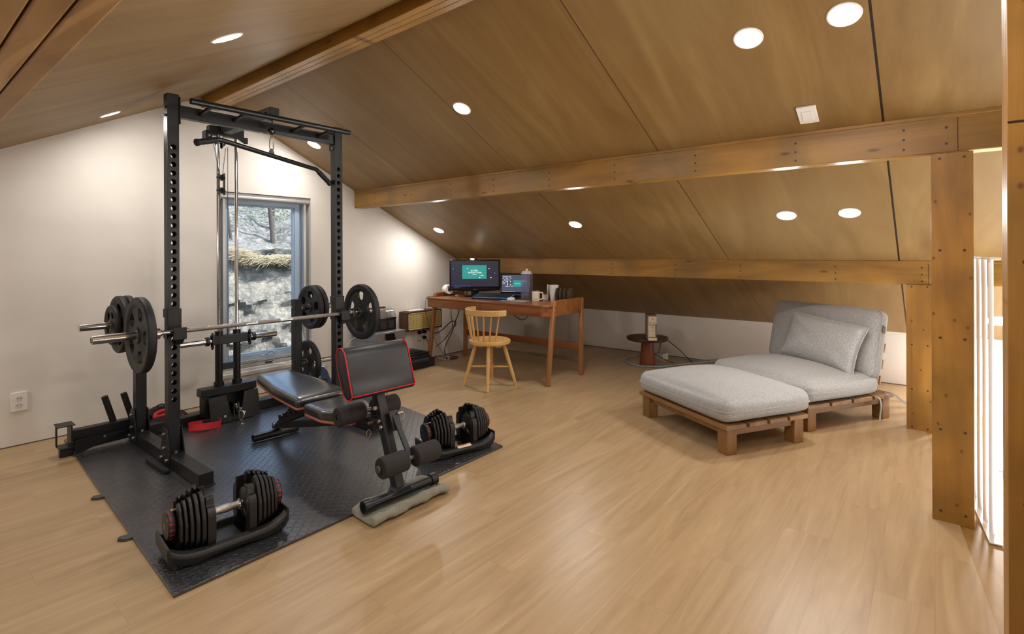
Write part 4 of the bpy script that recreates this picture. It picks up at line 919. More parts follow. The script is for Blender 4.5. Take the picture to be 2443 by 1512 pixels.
def screen_ui(par,w_,h_,zc,yf,tw,th_,tx,tz,fs,icons,seed):
    k=M(); k.box(tx-tw/2,tx+tw/2,yf-.0008,yf-.0002,tz-th_/2,tz+th_/2); win=k.build('open_window',TEAL,par)
    text('줄스클럽',fs*1.0,WHT,win,Matrix.Translation((tx,yf-.001,tz+fs*.75))@RX90,ext=.0001)
    text('ZOOLS CLUB',fs*1.12,WHT,win,Matrix.Translation((tx,yf-.001,tz-fs*.35))@RX90,ext=.0001)
    k=M(); k.prism([(tx-fs*.2,tz+fs*1.5),(tx+fs*.15,tz+fs*1.35),(tx+fs*.75,tz+fs*2.0),(tx+fs*.2,tz+fs*1.95)],yf-.0012,yf-.0009,plane='XZ'); k.build('leaf_mark',GRN,win)
    k=M(); k.box(tx-fs*1.1,tx+fs*1.1,yf-.0012,yf-.0009,tz-fs*1.5,tz-fs*1.32); k.build('caption_line',WHT,win)
    k=M(); k.box(-w_/2,w_/2,yf-.0007,yf-.0002,zc-h_/2,zc-h_/2+.011); tb=k.build('taskbar',glow('taskbar_blue','22223a',.7),par)
    rnd=random.Random(seed)
    for (ix,iz,c) in icons:
        k=M(); k.box(ix-.0045,ix+.0045,yf-.0016,yf-.0011,iz-.0045,iz+.0045); k.build('desktop_icon',{'w':WHT,'y':YEL,'b':BLUG}[c],par)
k=M(); k.box(-.278,.278,-.020,.012,.105,.445); MB_=k.build('screen_housing',GLB,MON,.008,seg=3)
k=M(); k.prism([(-.278,.075),(-.16,.068),(0,.062),(.16,.068),(.278,.075),(.274,.11),(-.274,.11)],-.021,.008,plane='XZ'); k.build('lower_bezel',GLB,MON,.006)
k=M(); k.box(-.259,.259,-.0212,-.0205,.122,.428); SCN=k.build('display',SCR,MON)
ic=[(-.235,.335,'b'),(-.078,.335,'w'),(.155,.335,'w'),(.215,.282,'b'),(.07,.285,'y'),(.053,.255,'b'),(.07,.255,'y'),(.088,.255,'y'),(.053,.228,'w'),(.175,.228,'w')]
screen_ui(SCN,.518,.306,.275,-.0212,.265,.165,-.005,.296,.021,ic,1)
k=M()
for i in range(4): k.box(-.22+i*.045,-.19+i*.045,-.023,-.0222,.126,.129)
each(k,'taskbar_item',BLUG,SCN)
text('BenQ',.016,plain('badge_silver','8f9095',.3,.6),MON,Matrix.Translation((0,-.0215,.088))@RX90,name='badge')
k=M(); k.lathe([(0,0),(.115,0),(.118,.004),(.105,.012),(.04,.020),(0,.022)],Matrix.Diagonal((1.1,.85,1,1)),40); k.build('stand_base',GLB,MON)
k=M(); k.cbox((0,.01,.07),(.085,.04,.11)); k.build('stand_neck',GLB,MON,.01)
# bar lamp clipped on top of the monitor
k=thing('screen_lamp','small lit lamp clipped on the top edge of the monitor','lamp',(0,0,0)); k.matrix_world=world_of(MON)@Matrix.Translation((-.03,-.005,.4458)); k.location=(world_of(MON)@Vector((-.03,-.005,.4458))); k.rotation_euler=MON.rotation_euler; SLM=k
k=M(); k.cbox((0,0,.006),(.11,.03,.011)); k.build('clip',GLB,SLM,.004)
LE2=glow('small_lamp','fff6ea',14); k=M(); k.lathe([(0,-.004),(.024,-.003),(.027,.002),(0,.006)],Matrix.Translation((0,-.018,.006))@Matrix.Diagonal((1,.45,1,1)),20); k.build('lamp_lens',LE2,SLM)
# laptop
LP=thing('laptop','open dark laptop between the monitor and the water jug, screen leaning back','laptop',(4.77,3.82,DT+.001),math.radians(-57))
k=M(); k.box(-.18,.18,-.125,.125,.022,.040); LB_=k.build('keyboard_deck',GLB,LP,.004)
k=M(); k.box(-.16,.16,-.02,.10,.0395,.0412); 
for j in range(5):
    for i in range(14): k.cbox((-.150+i*.0225,.085-j*.021,.0415),(.018,.016,.003))
kk=k.build('keys',plain('key_black','0b0b0e',.4),LB_)
k=M(); k.prism([(-.13,0),(.13,0),(.13,.02),(-.13,.02)],-.15,.0,plane='YZ'); k.build('hinge_edge',GLB,LP,.003) if False else k.bm.free()
k=M(); k.box(-.15,.15,-.11,.12,.0,.021); k.build('underside',PLA,LP,.004)
HM=Matrix.Translation((0,.125,.038))@Matrix.Rotation(math.radians(-22),4,'X')
k=M(); k.box(-.18,.18,-.001,.007,0,.245,HM); LID=k.build('lid',GLB,LP,.004)
k=M(); k.box(-.170,.170,-.0018,-.0011,.018,.235,HM); DS=k.build('display',glow('laptop_screen','4a4e5e',.55),LP)
sub=thing('open_window',None,None); sub.parent=DS; sub.location=HM.translation; sub.rotation_euler=HM.to_euler()
k=M(); k.box(-.035,.085,-.0028,-.0022,.085,.165); wn_=k.build('window_area',TEAL,sub)
text('ZOOLS CLUB',.0115,WHT,wn_,Matrix.Translation((.025,-.003,.122))@RX90,ext=.0001)
k=M(); rnd=random.Random(3)
for j in range(7):
    for i in range(6):
        if rnd.random()<.68: k.cbox((-.155+i*.018-(j>4)*-.02,-.0026,.21-j*.020),(.008,.0008,.009))
for i in range(5):
    k.cbox((.068+i*.014,-.0032,.15+.012*(i%2)),(.007,.0008,.008))
for i in range(9): k.cbox((-.15+i*.017,-.0026,.024),(.009,.0008,.003))
ico=k.build('icon',WHT,sub); ico['kind']='stuff'
KBD=thing('keyboard','black keyboard with blue backlit keys lying at the front edge of the desk','keyboard',(4.49,3.90,DT),math.radians(-78)); KBD.scale=(1.1,1.3,1.2); KBD.rotation_euler.x=.20; KBD.location.z+=.016
k=M(); k.box(-.22,.22,-.068,.068,.002,.018); k.build('case',PLA,KBD,.005)
BK1=glow('key_glow','3f8ae0',.9)
k=M(); k.box(-.21,.21,-.060,.060,.0181,.0186); k.build('backlight',BK1,KBD)
k=M()
for j in range(6):
    for i in range(20): k.cbox((-.200+i*.021,.052-j*.0205,.0225),(.0165,.0160,.008))
kk=k.build('keys',plain('key_dark','15161a',.5),KBD,.0012); kk['kind']='stuff'
MS=thing('computer_mouse','white computer mouse on the patterned sheet beside the keyboard','mouse',(4.41,3.58,DT+.003),math.radians(-80))
k=M(); k.cushion(.058,.10,.036,.017,.004,10,Matrix.Translation((0,0,.0185))); k.build('shell',plain('white_shell','eeeae4',.3),MS)
k=M(); k.cbox((0,.022,.0375),(.004,.016,.004)); k.build('scroll_wheel',plain('grey_wheel','9a9a9a',.4),MS)
q=N('printed_sheet'); v=q.coord(); f=q.noise(v,28,3); q.col(q.ramp(f,[(.4,'aebdb4'),(.5,'8f9f98'),(.56,'d8d98a'),(.6,'9aa8a8')])).set(Roughness=.4)
k=M(); k.cbox((4.46,3.57,DT+.0015),(.17,.30,.003),rz=.2); tag(k.build('mouse_mat',q.m),'thin patterned grey-green mouse mat under the white mouse','mouse mat')
# water jug
CLR=N('clear_plastic'); CLR.set(Base_Color=lin('e4e4f4'),Roughness=.06,Transmission_Weight=.9,IOR=1.15); CLR=CLR.m
JG=thing('water_jug','tall clear square water jug with white lid behind the mug','jug',(4.72,3.60,DT),.2)
def shell(mm,hw,z0,z1,t,r=.012):
    o=rounded([(-hw,-hw),(hw,-hw),(hw,hw),(-hw,hw)],r,4); i_=rounded([(-hw+t,-hw+t),(hw-t,-hw+t),(hw-t,hw-t),(-hw+t,hw-t)],max(r-t,.003),4); n=len(o)
    A=[mm.bm.verts.new((x,y,z0)) for x,y in o];B=[mm.bm.verts.new((x,y,z1)) for x,y in o];C_=[mm.bm.verts.new((x,y,z1)) for x,y in i_];E_=[mm.bm.verts.new((x,y,z0+t*2)) for x,y in i_]
    for P_,Q_ in ((A,B),(B,C_),(C_,E_)):
        for j in range(n): mm.bm.faces.new((P_[j],P_[(j+1)%n],Q_[(j+1)%n],Q_[j]))
    mm.bm.faces.new(A[::-1]); mm.bm.faces.new(E_)
k=M(); shell(k,.052,0.0,.285,.003); k.build('jug_body',CLR,JG)
k=M(); k.prism(rounded([(-.050,-.050),(.050,-.050),(.050,.050),(-.050,.050)],.012,3),.285,.298); k.prism(rounded([(-.040,-.040),(.040,-.040),(.040,.040),(-.040,.040)],.010,3),.298,.318); k.cyl((0,0,.318),(0,0,.345),.014); k.build('lid',plain('white_lid','edeae6',.4),JG,.003)
k=M(); k.cbox((.053,.01,.19),(.002,.03,.10)); k.build('sticker',plain('pale_sticker','dfe2ee',.5),JG)
# mug
MG=thing('mug','cream lidded mug with handle and small red emblem near the right end of the desk','mug',(4.58,3.37,DT),math.radians(-60))
CRM=plain('cream_enamel','e2d8c4',.35)
k=M(); k.lathe([(0,0),(.036,0),(.040,.004),(.0425,.05),(.0425,.108),(.041,.110),(.039,.106),(.039,.012),(0,.010)],None,40); k.build('mug_body',CRM,MG)
k=M(); k.tube(cr([(.040,0,.092),(.066,0,.094),(.076,0,.078),(.074,0,.040),(.064,0,.022),(.040,0,.020)],6),.0065,12); k.build('handle',CRM,MG)
k=M(); k.lathe([(0,.106),(.041,.106),(.043,.110),(.043,.118),(.036,.121),(0,.120)],None,36); k.build('lid',plain('steel_lid','8c8c90',.25,.9),MG)
mt=Matrix.Rotation(math.radians(-82),4,'Z')@Matrix.Translation((.0428,0,.030)); k=M(); k.cbox((0,0,0),(.0008,.006,.006),rx=.78); em=k.build('emblem',plain('emblem_red','c03028',.5),MG); em.data.transform(mt)
k=M(); k.cbox((0,0,-.010),(.0008,.026,.003)); em=k.build('emblem_line',plain('emblem_brown','5a4a40',.5),MG); em.data.transform(mt)
# white stand with pens, white tumbler, brown sorter
WT=plain('white_stand','ebe8e6',.4)
PS=thing('pen_holder','small white square pen holder with an upright back plate, left of the white tumbler','holder',(4.80,3.40,DT),math.radians(-60))
k=M(); shell(k,.026,.0,.055,.003,.004); k.build('cup',WT,PS)
k=M(); k.cbox((.030,.0,.085),(.014,.06,.17)); k.build('back_plate',WT,PS,.003)
k=M(); k.cbox((.0,.0,-.0),(.06,.06,.001))if False else k.cyl((-.008,-.006,.01),(-.014,-.010,.085),.0025,seg=8); k.cyl((.004,-.002,.01),(.006,-.004,.080),.0025,seg=8); each(k,'pen',plain('pen_grey','5a5c60',.4),PS)
VZ=thing('tumbler','white tapered plastic tumbler beside the brown file sorter','cup',(4.73,3.235,DT),0)
k=M(); k.lathe([(0,0),(.036,0),(.039,.004),(.048,.09),(.053,.165),(.055,.168),(.055,.172),(.050,.172),(.046,.10),(.036,.01),(0,.008)],None,44); k.build('cup_body',WT,VZ)
SRT=thing('file_sorter','brown upright file sorter with four angled dividers at the right end of the desk','sorter',(4.74,3.12,DT),math.radians(14))
BRN=plain('taupe_plastic','5e5140',.5)
for i in range(4):
    k=M(); k.prism([(-.06,0),(.09,0),(.09,.135),(-.02,.145),(-.06,.095)],-.002,.002,Matrix.Translation((i*.012-.02,.065-i*.045,0)),'XZ'); k.build('divider',BRN,SRT,.001)
k=M(); k.box(-.055,.085,-.072,.068,0,.006); k.box(.05,.056,-.07,.066,.0,.12); k.build('sorter_base',BRN,SRT,.002)
# toilet roll on a small black stand
TP=thing('toilet_roll','roll of white toilet paper lying on its side at the left end of the desk','toilet roll',(4.545,4.70,DT+.075),math.radians(160))
PAP=plain('tissue','f3efe9',.85,bump=.2,bs=200)
k=M(); k.lathe([(.024,-.055),(.055,-.055),(.057,-.052),(.057,.052),(.055,.055),(.024,.055),(.024,-.055)],None,48,'Y'); k.build('paper',PAP,TP)
k=M(); k.lathe([(.0235,-.056),(.0245,-.056),(.0245,.056),(.0235,.056),(.0235,-.056)],None,32,'Y'); k.build('cardboard_core',plain('cardboard','8a7355',.8),TP)
k=M(); k.cbox((0,0,-.066),(.12,.12,.014)); k.tube(cr([(-.03,.062,-.060),(-.045,.064,-.02),(.0,.066,.012),(.03,.064,.05)],5),.005,6); 
RS=k.build('roll_stand',PLA); RS.location=TP.location; RS.rotation_euler=TP.rotation_euler; tag(RS,'small black stand under the toilet roll on the desk','stand')
k=M(); k.tube(cr([(4.62,4.60,DT+.005),(4.64,4.56,DT+.012),(4.60,4.50,DT+.02),(4.62,4.42,DT+.008),(4.57,4.34,DT+.006)],6),.004,6); tag(k.build('earphone_cord',CAB),'black cord coiled on the desk under the monitor','cord')
k=M(); k.lathe([(0,0),(.014,0),(.018,.010),(.014,.02),(0,.022)],Matrix.Translation((4.50,4.50,DT+.0005)),20); tag(k.build('ear_bud',plain('pearl_white','dcdcdc',.2)),'tiny white and chrome ear bud on the desk in front of the monitor','ear bud')
# router and cabinet on the wall
RT=thing('wall_cabinet','dark brown wall box with woven rattan front hanging left of the desk','cabinet',(4.17,WY,.52))
BRW=wood('dark_brown_veneer','3f2219','4c2b20','5a3528',(.4,2,2),.45)
cx0,cx1,cz0,cz1=3.985,4.535,.395,.625; cy=4.80
k=M(); frame(k,cx0,cx1,cz0,cz1,cy,WY,.014); k.box(cx0+.014,cx1-.014,WY-.006,WY,cz0+.014,cz1-.014); k.build('cabinet_body',BRW,RT,.002,world=True)
q=N('rattan_weave'); v=q.coord(); x,y,z=q.xyz(v); P_=.0112
fx=q.math('PINGPONG',x,P_); fz=q.math('PINGPONG',z,P_)
hole=q.math('MULTIPLY',q.math('LESS_THAN',fx,.0038),q.math('LESS_THAN',fz,.0038))
q.col(q.mix(hole,q.mix(q.noise(v,40,3),'cdb878','b9a25e'),'4b3d22')).set(Roughness=.6); q.bump(q.math('SUBTRACT',1,hole),.6,.003)
k=M(); k.prism(rounded([(cx0+.024,cz0+.022),(cx1-.022,cz0+.022),(cx1-.022,cz1-.022),(cx0+.024,cz1-.022)],.012,4),cy+.004,cy+.010,plane='XZ'); k.build('rattan_panel',q.m,RT,world=True)
k=M(); pl2=rounded([(cx0+.022,cz0+.020),(cx1-.020,cz0+.020),(cx1-.020,cz1-.020),(cx0+.022,cz1-.020)],.014,4); k.tube([(a,cy+.003,b_) for a,b_ in pl2],.0032,6,closed=True); k.build('panel_trim',plain('cream_trim','d8cba4',.5),RT,world=True)
k=M(); k.cyl((4.03,cy+.001,.45),(4.03,cy+.005,.45),.006,seg=12); k.build('brand_stud',plain('silver_stud','b9bcc6',.3,.8),RT,world=True)
RU=thing('router','white router lying on the wall box with two upright antennas','router',(4.16,4.88,.626))
k=M(); k.box(-.11,.11,-.05,.05,0,.012); k.build('case',WT,RU,.004)
for ax in (-.085,.075):
    k=M(); k.tube([(ax,0,.006),(ax+.004,0,.06),(ax+.002,0,.15)],[.007,.006,.0025],8); k.build('antenna',WT,RU)
tb=M(); tb.cbox((4.44,4.86,.632),(.12,.07,.010)); tag(tb.build('small_box',plain('grey_box','77706c',.5),bevel=.002),'flat grey device on the right end of the wall box','device')
# sockets and plugs under the cabinet
socket(4.225,4.415,.235,.380,'white wall socket plate under the rattan box, crowded with plugs')
for (px,pz,c,lab) in ((4.275,.345,'k','black plug in the upper left outlet under the rattan box'),(4.355,.345,'k','large black plug in the upper right outlet under the rattan box'),(4.355,.275,'k','black plug in the lower right outlet under the rattan box'),(4.275,.27,'w','white plug in the lower left outlet under the rattan box')):
    mt_=plain('plug_white','d9d4cc',.4) if c=='w' else PLA
    P2=thing('plug',lab,'plug',(px,4.934,pz),0,'plugs in the socket')
    k=M(); k.lathe([(0,-.045),(.012,-.042),(.021,-.030),(.023,0),(0,0)],None,20,'Y'); k.build('plug_body',mt_,P2)
    k=M(); e={.345:(.0,-.05,.05),.275:(.04,-.05,-.12),.27:(.06,-.05,-.13)}[pz]; k.tube(cr([(0,-.040,0),(e[0]*.3,-.055,e[2]*.3),(e[0],e[1],e[2]),(e[0]*1.05,-.03,e[2]*1.15)],5),.0038,7); k.build('lead',mt_,P2)
def cable(name,pts,r,mat,label,n=7):
    k=M(); k.tube(cr(pts,n),r,7); return tag(k.build(name,mat),label,'cable')
cable('power_cable',[(4.36,4.90,.40),(4.42,4.86,.34),(4.50,4.84,.325),(4.60,4.84,.36),(4.72,4.82,.44),(4.80,4.82,.42),(4.79,4.83,.36)],.006,CAB,'thick black cable looping from the rattan box past the left desk leg')
cable('monitor_cable',[(4.60,4.70,.665),(4.62,4.72,.55),(4.68,4.76,.42),(4.69,4.80,.33),(4.60,4.86,.20),(4.52,4.90,.14)],.0045,CAB,'black cable hanging from the desk behind the left front leg')
cable('laptop_cable',[(4.78,4.72,.665),(4.77,4.74,.55),(4.74,4.78,.42),(4.73,4.82,.30),(4.66,4.84,.18),(4.62,4.84,.09),(4.60,4.80,.012)],.006,CAB,'black cable hanging from the desk and falling to the floor')
cable('lamp_cable',[(4.48,4.64,DT+.004),(4.30,4.68,DT+.004),(4.195,4.70,DT-.01),(4.19,4.71,.60),(4.34,4.76,.35),(4.45,4.80,.2),(4.58,4.80,.02)],.0025,CAB,'thin black cable running over the left end of the desk to the floor')
cable('extension_cable',[(4.42,4.62,.01),(4.50,4.72,.05),(4.46,4.80,.06),(4.42,4.72,.03),(4.50,4.64,.012),(4.56,4.74,.04),(4.62,4.80,.012),(4.80,4.74,.008)],.005,plain('white_cable','cfc9bf',.5),'coiled white cable on the floor behind the printer')
cable('floor_cable',[(4.60,4.80,.012),(4.52,4.70,.01),(4.60,4.64,.01),(4.70,4.70,.01),(4.66,4.80,.01),(4.58,4.80,.012)],.006,CAB,'black loop of cable on the floor under the desk')
cable('hanging_cable',[(4.84,3.98,.66),(4.86,3.90,.58),(4.87,3.80,.53),(4.87,3.72,.56),(4.86,3.68,.665)],.005,CAB,'black cable drooping under the middle of the desk')
# ink tank printer
PRN=thing('inkjet_printer','low black multifunction printer on the floor left of the desk leg','printer',(3.97,4.70,0),math.radians(-1))
PBK=plain('printer_black','16171a',.35,bump=.05,bs=500)
k=M(); k.box(-.19,.15,-.14,.19,.006,.155); k.build('printer_body',PBK,PRN,.008)
k=M(); k.box(.15,.225,-.14,.10,.006,.105); k.build('ink_tank',PBK,PRN,.006)
k=M(); k.box(.165,.215,-.1415,-.139,.030,.080); k.build('tank_window',plain('smoked_window','3a2f2f',.2),PRN)
k=M(); k.box(-.195,.155,-.12,.195,.156,.178); k.build('scanner_lid',PBK,PRN,.008)
k=M(); k.cushion(.26,.22,.02,.009,.01,8,Matrix.Translation((-.03,.03,.182))); k.build('lid_top',PBK,PRN)
k=M(); k.prism([(-.141,.120),(-.165,.085),(-.158,.078),(-.139,.100)],-.15,.12,plane='YZ'); pn=k.build('control_panel',plain('panel_grey','26282c',.3),PRN,.001)
for i in range(7):
    k=M(); k.cbox((-.12+i*.036,-.156,.107),(.012,.002,.006),rx=-.9); k.build('button',plain('button_light','8d9095',.4),pn)
k=M(); k.box(-.16,.12,-.1405,-.125,.018,.060); k.build('paper_slot',DARK,PRN)
# enclosed filament printer with spool unit
TD=thing('enclosed_printer','silver enclosed desktop fabrication machine with glass door, on the floor behind the bench pad','3d printer',(3.47,4.66,0),0)
SIL=plain('silver_grey_metal','8c8d93',.35,.55); X0,X1,Y0,Y1,ZH=-.19,.19,-.22,.22,.50
k=M(); k.box(X0,X1,Y0+.02,Y1,.02,ZH-.10); k.box(X0,X0+.045,Y0,Y0+.02,.02,ZH-.1); k.box(X1-.03,X1,Y0,Y0+.02,.02,ZH-.1); k.box(X0+.045,X1-.03,Y0,Y0+.02,.02,.05); k.box(X0,X1,Y0,Y1,ZH-.10,ZH); k.build('machine_body',SIL,TD,.006)
SMK=N('smoked_glass'); SMK.set(Base_Color=lin('1a2038'),Roughness=.06,Specular_IOR_Level=.8); SMK=SMK.m
k=M(); k.box(X0+.045,X1-.03,Y0+.004,Y0+.018,.05,ZH-.10); dr=k.build('glass_door',SMK,TD,.002)
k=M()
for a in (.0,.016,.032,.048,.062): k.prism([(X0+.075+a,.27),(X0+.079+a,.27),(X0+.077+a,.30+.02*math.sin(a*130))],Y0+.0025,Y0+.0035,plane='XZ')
each(k,'door_reflection_mark',plain('reflection_white','d8d8e0',.4),dr)  # pale wedges painted on the door glass as a reflection
k=M(); k.cbox((X1-.045,Y0-.006,.26),(.05,.010,.012)); k.build('door_handle',plain('champagne','c9b9a4',.3,.5),TD,.003)
k=M(); k.box(-.003,0,-.0,.05,0,.09,Matrix.Translation((X0,-.12,.27))); k.build('side_emblem',plain('emblem_dark','222430',.4),TD)
k=M(); k.cbox((X0+.17,Y0-.012,ZH-.052),(.12,.006,.075),rx=-.45); k.build('touch_display',plain('touch_black','07070a',.12),TD,.003)
SU=thing('spool_unit','black filament spool unit with clear domed lid on top of the silver machine','spool unit',(3.44,4.68,ZH+.001),0)
k=M(); k.box(-.185,.175,-.14,.14,0,.012); k.box(-.185,.175,-.14,-.13,.012,.12); k.box(-.185,.175,.13,.14,.012,.12); k.box(-.185,-.17,-.13,.13,.012,.12); k.box(.16,.175,-.13,.13,.012,.12); k.box(-.19,.18,-.145,.145,.12,.132); k.build('housing',GLB,SU,.003)
for i,c in enumerate(('6a6a6e','cfcfcf','3a3a3c','c8b420')):
    xx=-.13+i*.085
    k=M(); k.lathe([(0,-.026),(.088,-.026),(.090,-.022),(.082,-.020),(.082,.020),(.090,.022),(.088,.026),(0,.026)],Matrix.Translation((xx,0,.135)),36,'X'); sp=k.build('spool',plain('spool_side_%d'%i,'4a4b50',.3),SU)
    k=M(); k.lathe([(.0835,-.019),(.0835,.019)],Matrix.Translation((xx,0,.135)),36,'X'); k.build('filament',plain('filament_%d'%i,c,.4),sp)
LIDM=N('clear_lid'); LIDM.set(Base_Color=lin('e6e6e8'),Roughness=.08,Transmission_Weight=.85,IOR=1.2,Specular_IOR_Level=.8); LIDM=LIDM.m
k=M(); n=18; A=[];B=[]
for i in range(n+1):
    a=PI*i/n; A.append((.140*math.cos(a),.134+.105*math.sin(a))); B.append((.137*math.cos(a),.134+.102*math.sin(a)))
k.prism(A+B[::-1],-.18,.17,plane='YZ'); k.prism(A,.168,.172,plane='YZ'); k.prism(A,-.182,-.178,plane='YZ'); k.build('domed_lid',LIDM,SU)
k=M()
for i in range(3): k.cbox((-.10+i*.105,-.142,.06),(.065,.006,.075)); 
each(k,'front_tab',plain('charcoal_tab','2c2e33',.35),SU,.004)
k=M(); k.tube(cr([(3.283,4.80,.42),(3.20,4.78,.40),(3.17,4.80,.30),(3.24,4.85,.20),(3.27,4.86,.12)],6),.004,7); tag(k.build('feed_tube',plain('white_tube','d9d6d0',.4)),'thin white tube looping at the left side of the silver machine','tube')
# ---------------------------------------------------------------- lounge chair, ottoman, side table, railing
FAB=N('melange_fabric'); v=FAB.coord(); a=FAB.noise(v,170,3,.8); b_=FAB.noise(FAB.coord('Object',(1,1,.25)),420,2,.6); FAB.col(FAB.mix(.5,FAB.ramp(a,[(.34,'626263'),(.5,'a2a2a2'),(.66,'c8c7c6')]),FAB.ramp(b_,[(.36,'7f7f7f'),(.62,'bcbab8')]))).set(Roughness=.95,Sheen_Weight=.25); FAB.bump(a,.5,.003); FAB=FAB.m
M_SOF=wood('oiled_pine_frame','72502b','8d663a','a67c4c',(.35,2,2),.45); M_SOFL=wood('oiled_pine_leg','72502b','8d663a','a67c4c',(2,2,.35),.45)
SA=math.radians(-30)     # local x: towards the backrest, local y: along the width
def uv(o,u_,v_): return (o[0]+u_*math.cos(SA)-v_*math.sin(SA),o[1]+u_*math.sin(SA)+v_*math.cos(SA))
BO=(3.482,1.042)
def base(name,label,cat,org,dep,wid,slats,extra=None):
    T=thing(name,label,cat,(org[0],org[1],0),SA)
    sw=dep/slats
    k=M()
    for i in range(slats): k.box(i*sw+(.012 if i else 0),(i+1)*sw-(.012 if i<slats-1 else 0),0,wid,.168,.200)
    each(k,'slat',wood('pine_slat','72502b','8d663a','a67c4c',(2,.35,2),.45) if not D.materials.get('pine_slat') else D.materials['pine_slat'],T,.004)
    k=M(); k.box(.05,dep-.05,.04,.075,.118,.168); k.box(.05,dep-.05,wid-.075,wid-.04,.118,.168); k.box(.05,.085,.04,wid-.04,.118,.168); k.box(dep-.085,dep-.05,.04,wid-.04,.118,.168); k.build('frame',M_SOF,T,.003)
    for lx in (.02,dep-.105):
        for ly in (.02,wid-.105): k=M(); k.box(lx,lx+.085,ly,ly+.085,0,.168); k.build('leg',M_SOFL,T,.004)
    return T
OT=base('footstool','low slatted wooden footstool frame standing in front of the lounge chair','footstool',BO,.72,.96,4)
k=M(); k.cushion(.775,.95,.155,.055,.060,24,seed=4,wr=.002); oc=k.build('ottoman_cushion',FAB); p=uv(BO,.375,.48); oc.location=(p[0],p[1],.200+.083); oc.rotation_euler=(0,0,SA)
tag(oc,'thick light grey footstool cushion on the front slatted base','cushion',None)
def seamline(par,sx,sy,z,r=.0035,rr=.05):
    o=rounded([(-sx/2,-sy/2),(sx/2,-sy/2),(sx/2,sy/2),(-sx/2,sy/2)],rr,6); k=M(); pts=[]
    for (x,y) in o: pts.append(Vector((x,y,z)))
    # subdivide and follow the swollen sides
    P=[]; n=len(pts)
    for i in range(n):
        for t in range(6):
            q_=pts[i].lerp(pts[(i+1)%n],t/6); X=2*q_.x/sx; Y=2*q_.y/sy
            q_.x+=math.copysign(1,q_.x)*.060*.35*abs(X)**3*(1-min(1,abs(Y))**4); q_.y+=math.copysign(1,q_.y)*.060*.35*abs(Y)**3*(1-min(1,abs(X))**4); P.append(q_)
    k.tube(P,r,6,closed=True); return k.build('piping_seam',FAB,par)
seamline(oc,.775,.95,.0)
CO=uv(BO,.88,.13)
CB=base('lounge_chair','wide slatted wooden lounge chair frame with ladder back beside the timber posts','lounge chair',CO,.93,.98,4)
LEAN=math.radians(13)
BM=Matrix.Translation((.835,0,.200))@Matrix.Rotation(LEAN,4,'Y')
for yy in (.08,.83):
    k=M(); k.box(-.015,.02,yy,yy+.07,-.03,.46,BM); k.build('back_post',M_SOFL,CB,.004)
for z in (.06,.19,.32):
    k=M(); k.box(.021,.040,.075,.98,z,z+.075,BM); k.build('back_slat',D.materials['pine_slat'],CB,.004)
k=M(); k.cushion(.78,.97,.155,.055,.060,24,seed=7,wr=.002); sc=k.build('seat_cushion',FAB); p=uv(CO,.385,.49); sc.location=(p[0],p[1],.200+.083); sc.rotation_euler=(0,0,SA); tag(sc,'light grey seat cushion of the lounge chair, behind the footstool','cushion')
seamline(sc,.78,.97,.0)
k=M(); k.cushion(.155,.99,.54,.06,.0,24,seed=9)
for v_ in k.bm.verts: v_.co.x+=math.copysign(1,v_.co.x)*.022*(1-(v_.co.y/.5)**4)*(1-(v_.co.z/.285)**4) if abs(v_.co.x)>.02 else 0
bc=k.build('back_cushion',FAB); tag(bc,'tall light grey back cushion leaning on the ladder back','cushion')
p=uv(CO,.775,.49); bc.rotation_euler=(Matrix.Rotation(SA,4,'Z')@Matrix.Rotation(LEAN-.02,4,'Y')).to_euler(); bc.location=(p[0],p[1],.355+.238)
k=M(); o=rounded([(-.494,-.269),(.494,-.269),(.494,.269),(-.494,.269)],.06,6); k.tube([(-.030,a,c_) for a,c_ in o],.0035,6,closed=True); k.build('piping_seam',FAB,bc)
k=M(); k.cbox((.0,-.502,.12),(.030,.004,.055)); k.build('leather_label',plain('brown_tag','6b4327',.6),bc)
TIE=plain('grey_tie','a9a59e',.9)
# thin scatter pillow
k=M(); k.cushion(.13,.60,.40,.03,.0,26); k.bm.free(); k=M(); k.cushion(.40,.65,.15,.04,.02,30,pinch=1,wr=.004,seed=6,m=Matrix.Rotation(PI/2,4,'Y'))
pw=k.build('pillow',FAB,ang=180); tag(pw,'rectangular light grey scatter pillow propped against the back cushion','pillow')
p=uv(CO,.60,.37); pw.location=(p[0],p[1],.355+.215); pw.rotation_euler=(Matrix.Rotation(SA+.05,4,'Z')@Matrix.Rotation(LEAN+.12,4,'Y')@Matrix.Rotation(.10,4,'X')).to_euler()
p0=uv(CO,.70,-.005); p1=uv(CO,.85,-.005)
k=M(); ribbon(k,cr([(p0[0],p0[1]+.01,.205),uv(CO,.70,-.04)+(.195,),uv(CO,.70,-.055)+(.14,),uv(CO,.69,-.055)+(.08,),uv(CO,.675,-.06)+(.035,)],6),.018,(.5,-.8,0) if False else (math.cos(SA),math.sin(SA),0),.002); tag(k.build('cushion_tie',TIE),'frayed grey fabric tie hanging straight down at the side of the lounge chair','tie')
k=M(); ribbon(k,cr([(p1[0],p1[1]+.02,.208),uv(CO,.87,-.04)+(.205,),uv(CO,.90,-.075)+(.165,),uv(CO,.95,-.10)+(.125,),uv(CO,1.0,-.12)+(.105,)],6),.018,(math.cos(SA),math.sin(SA),.3),.002); tag(k.build('cushion_tie',TIE),'grey fabric tie trailing off the rear corner of the lounge chair base','tie')
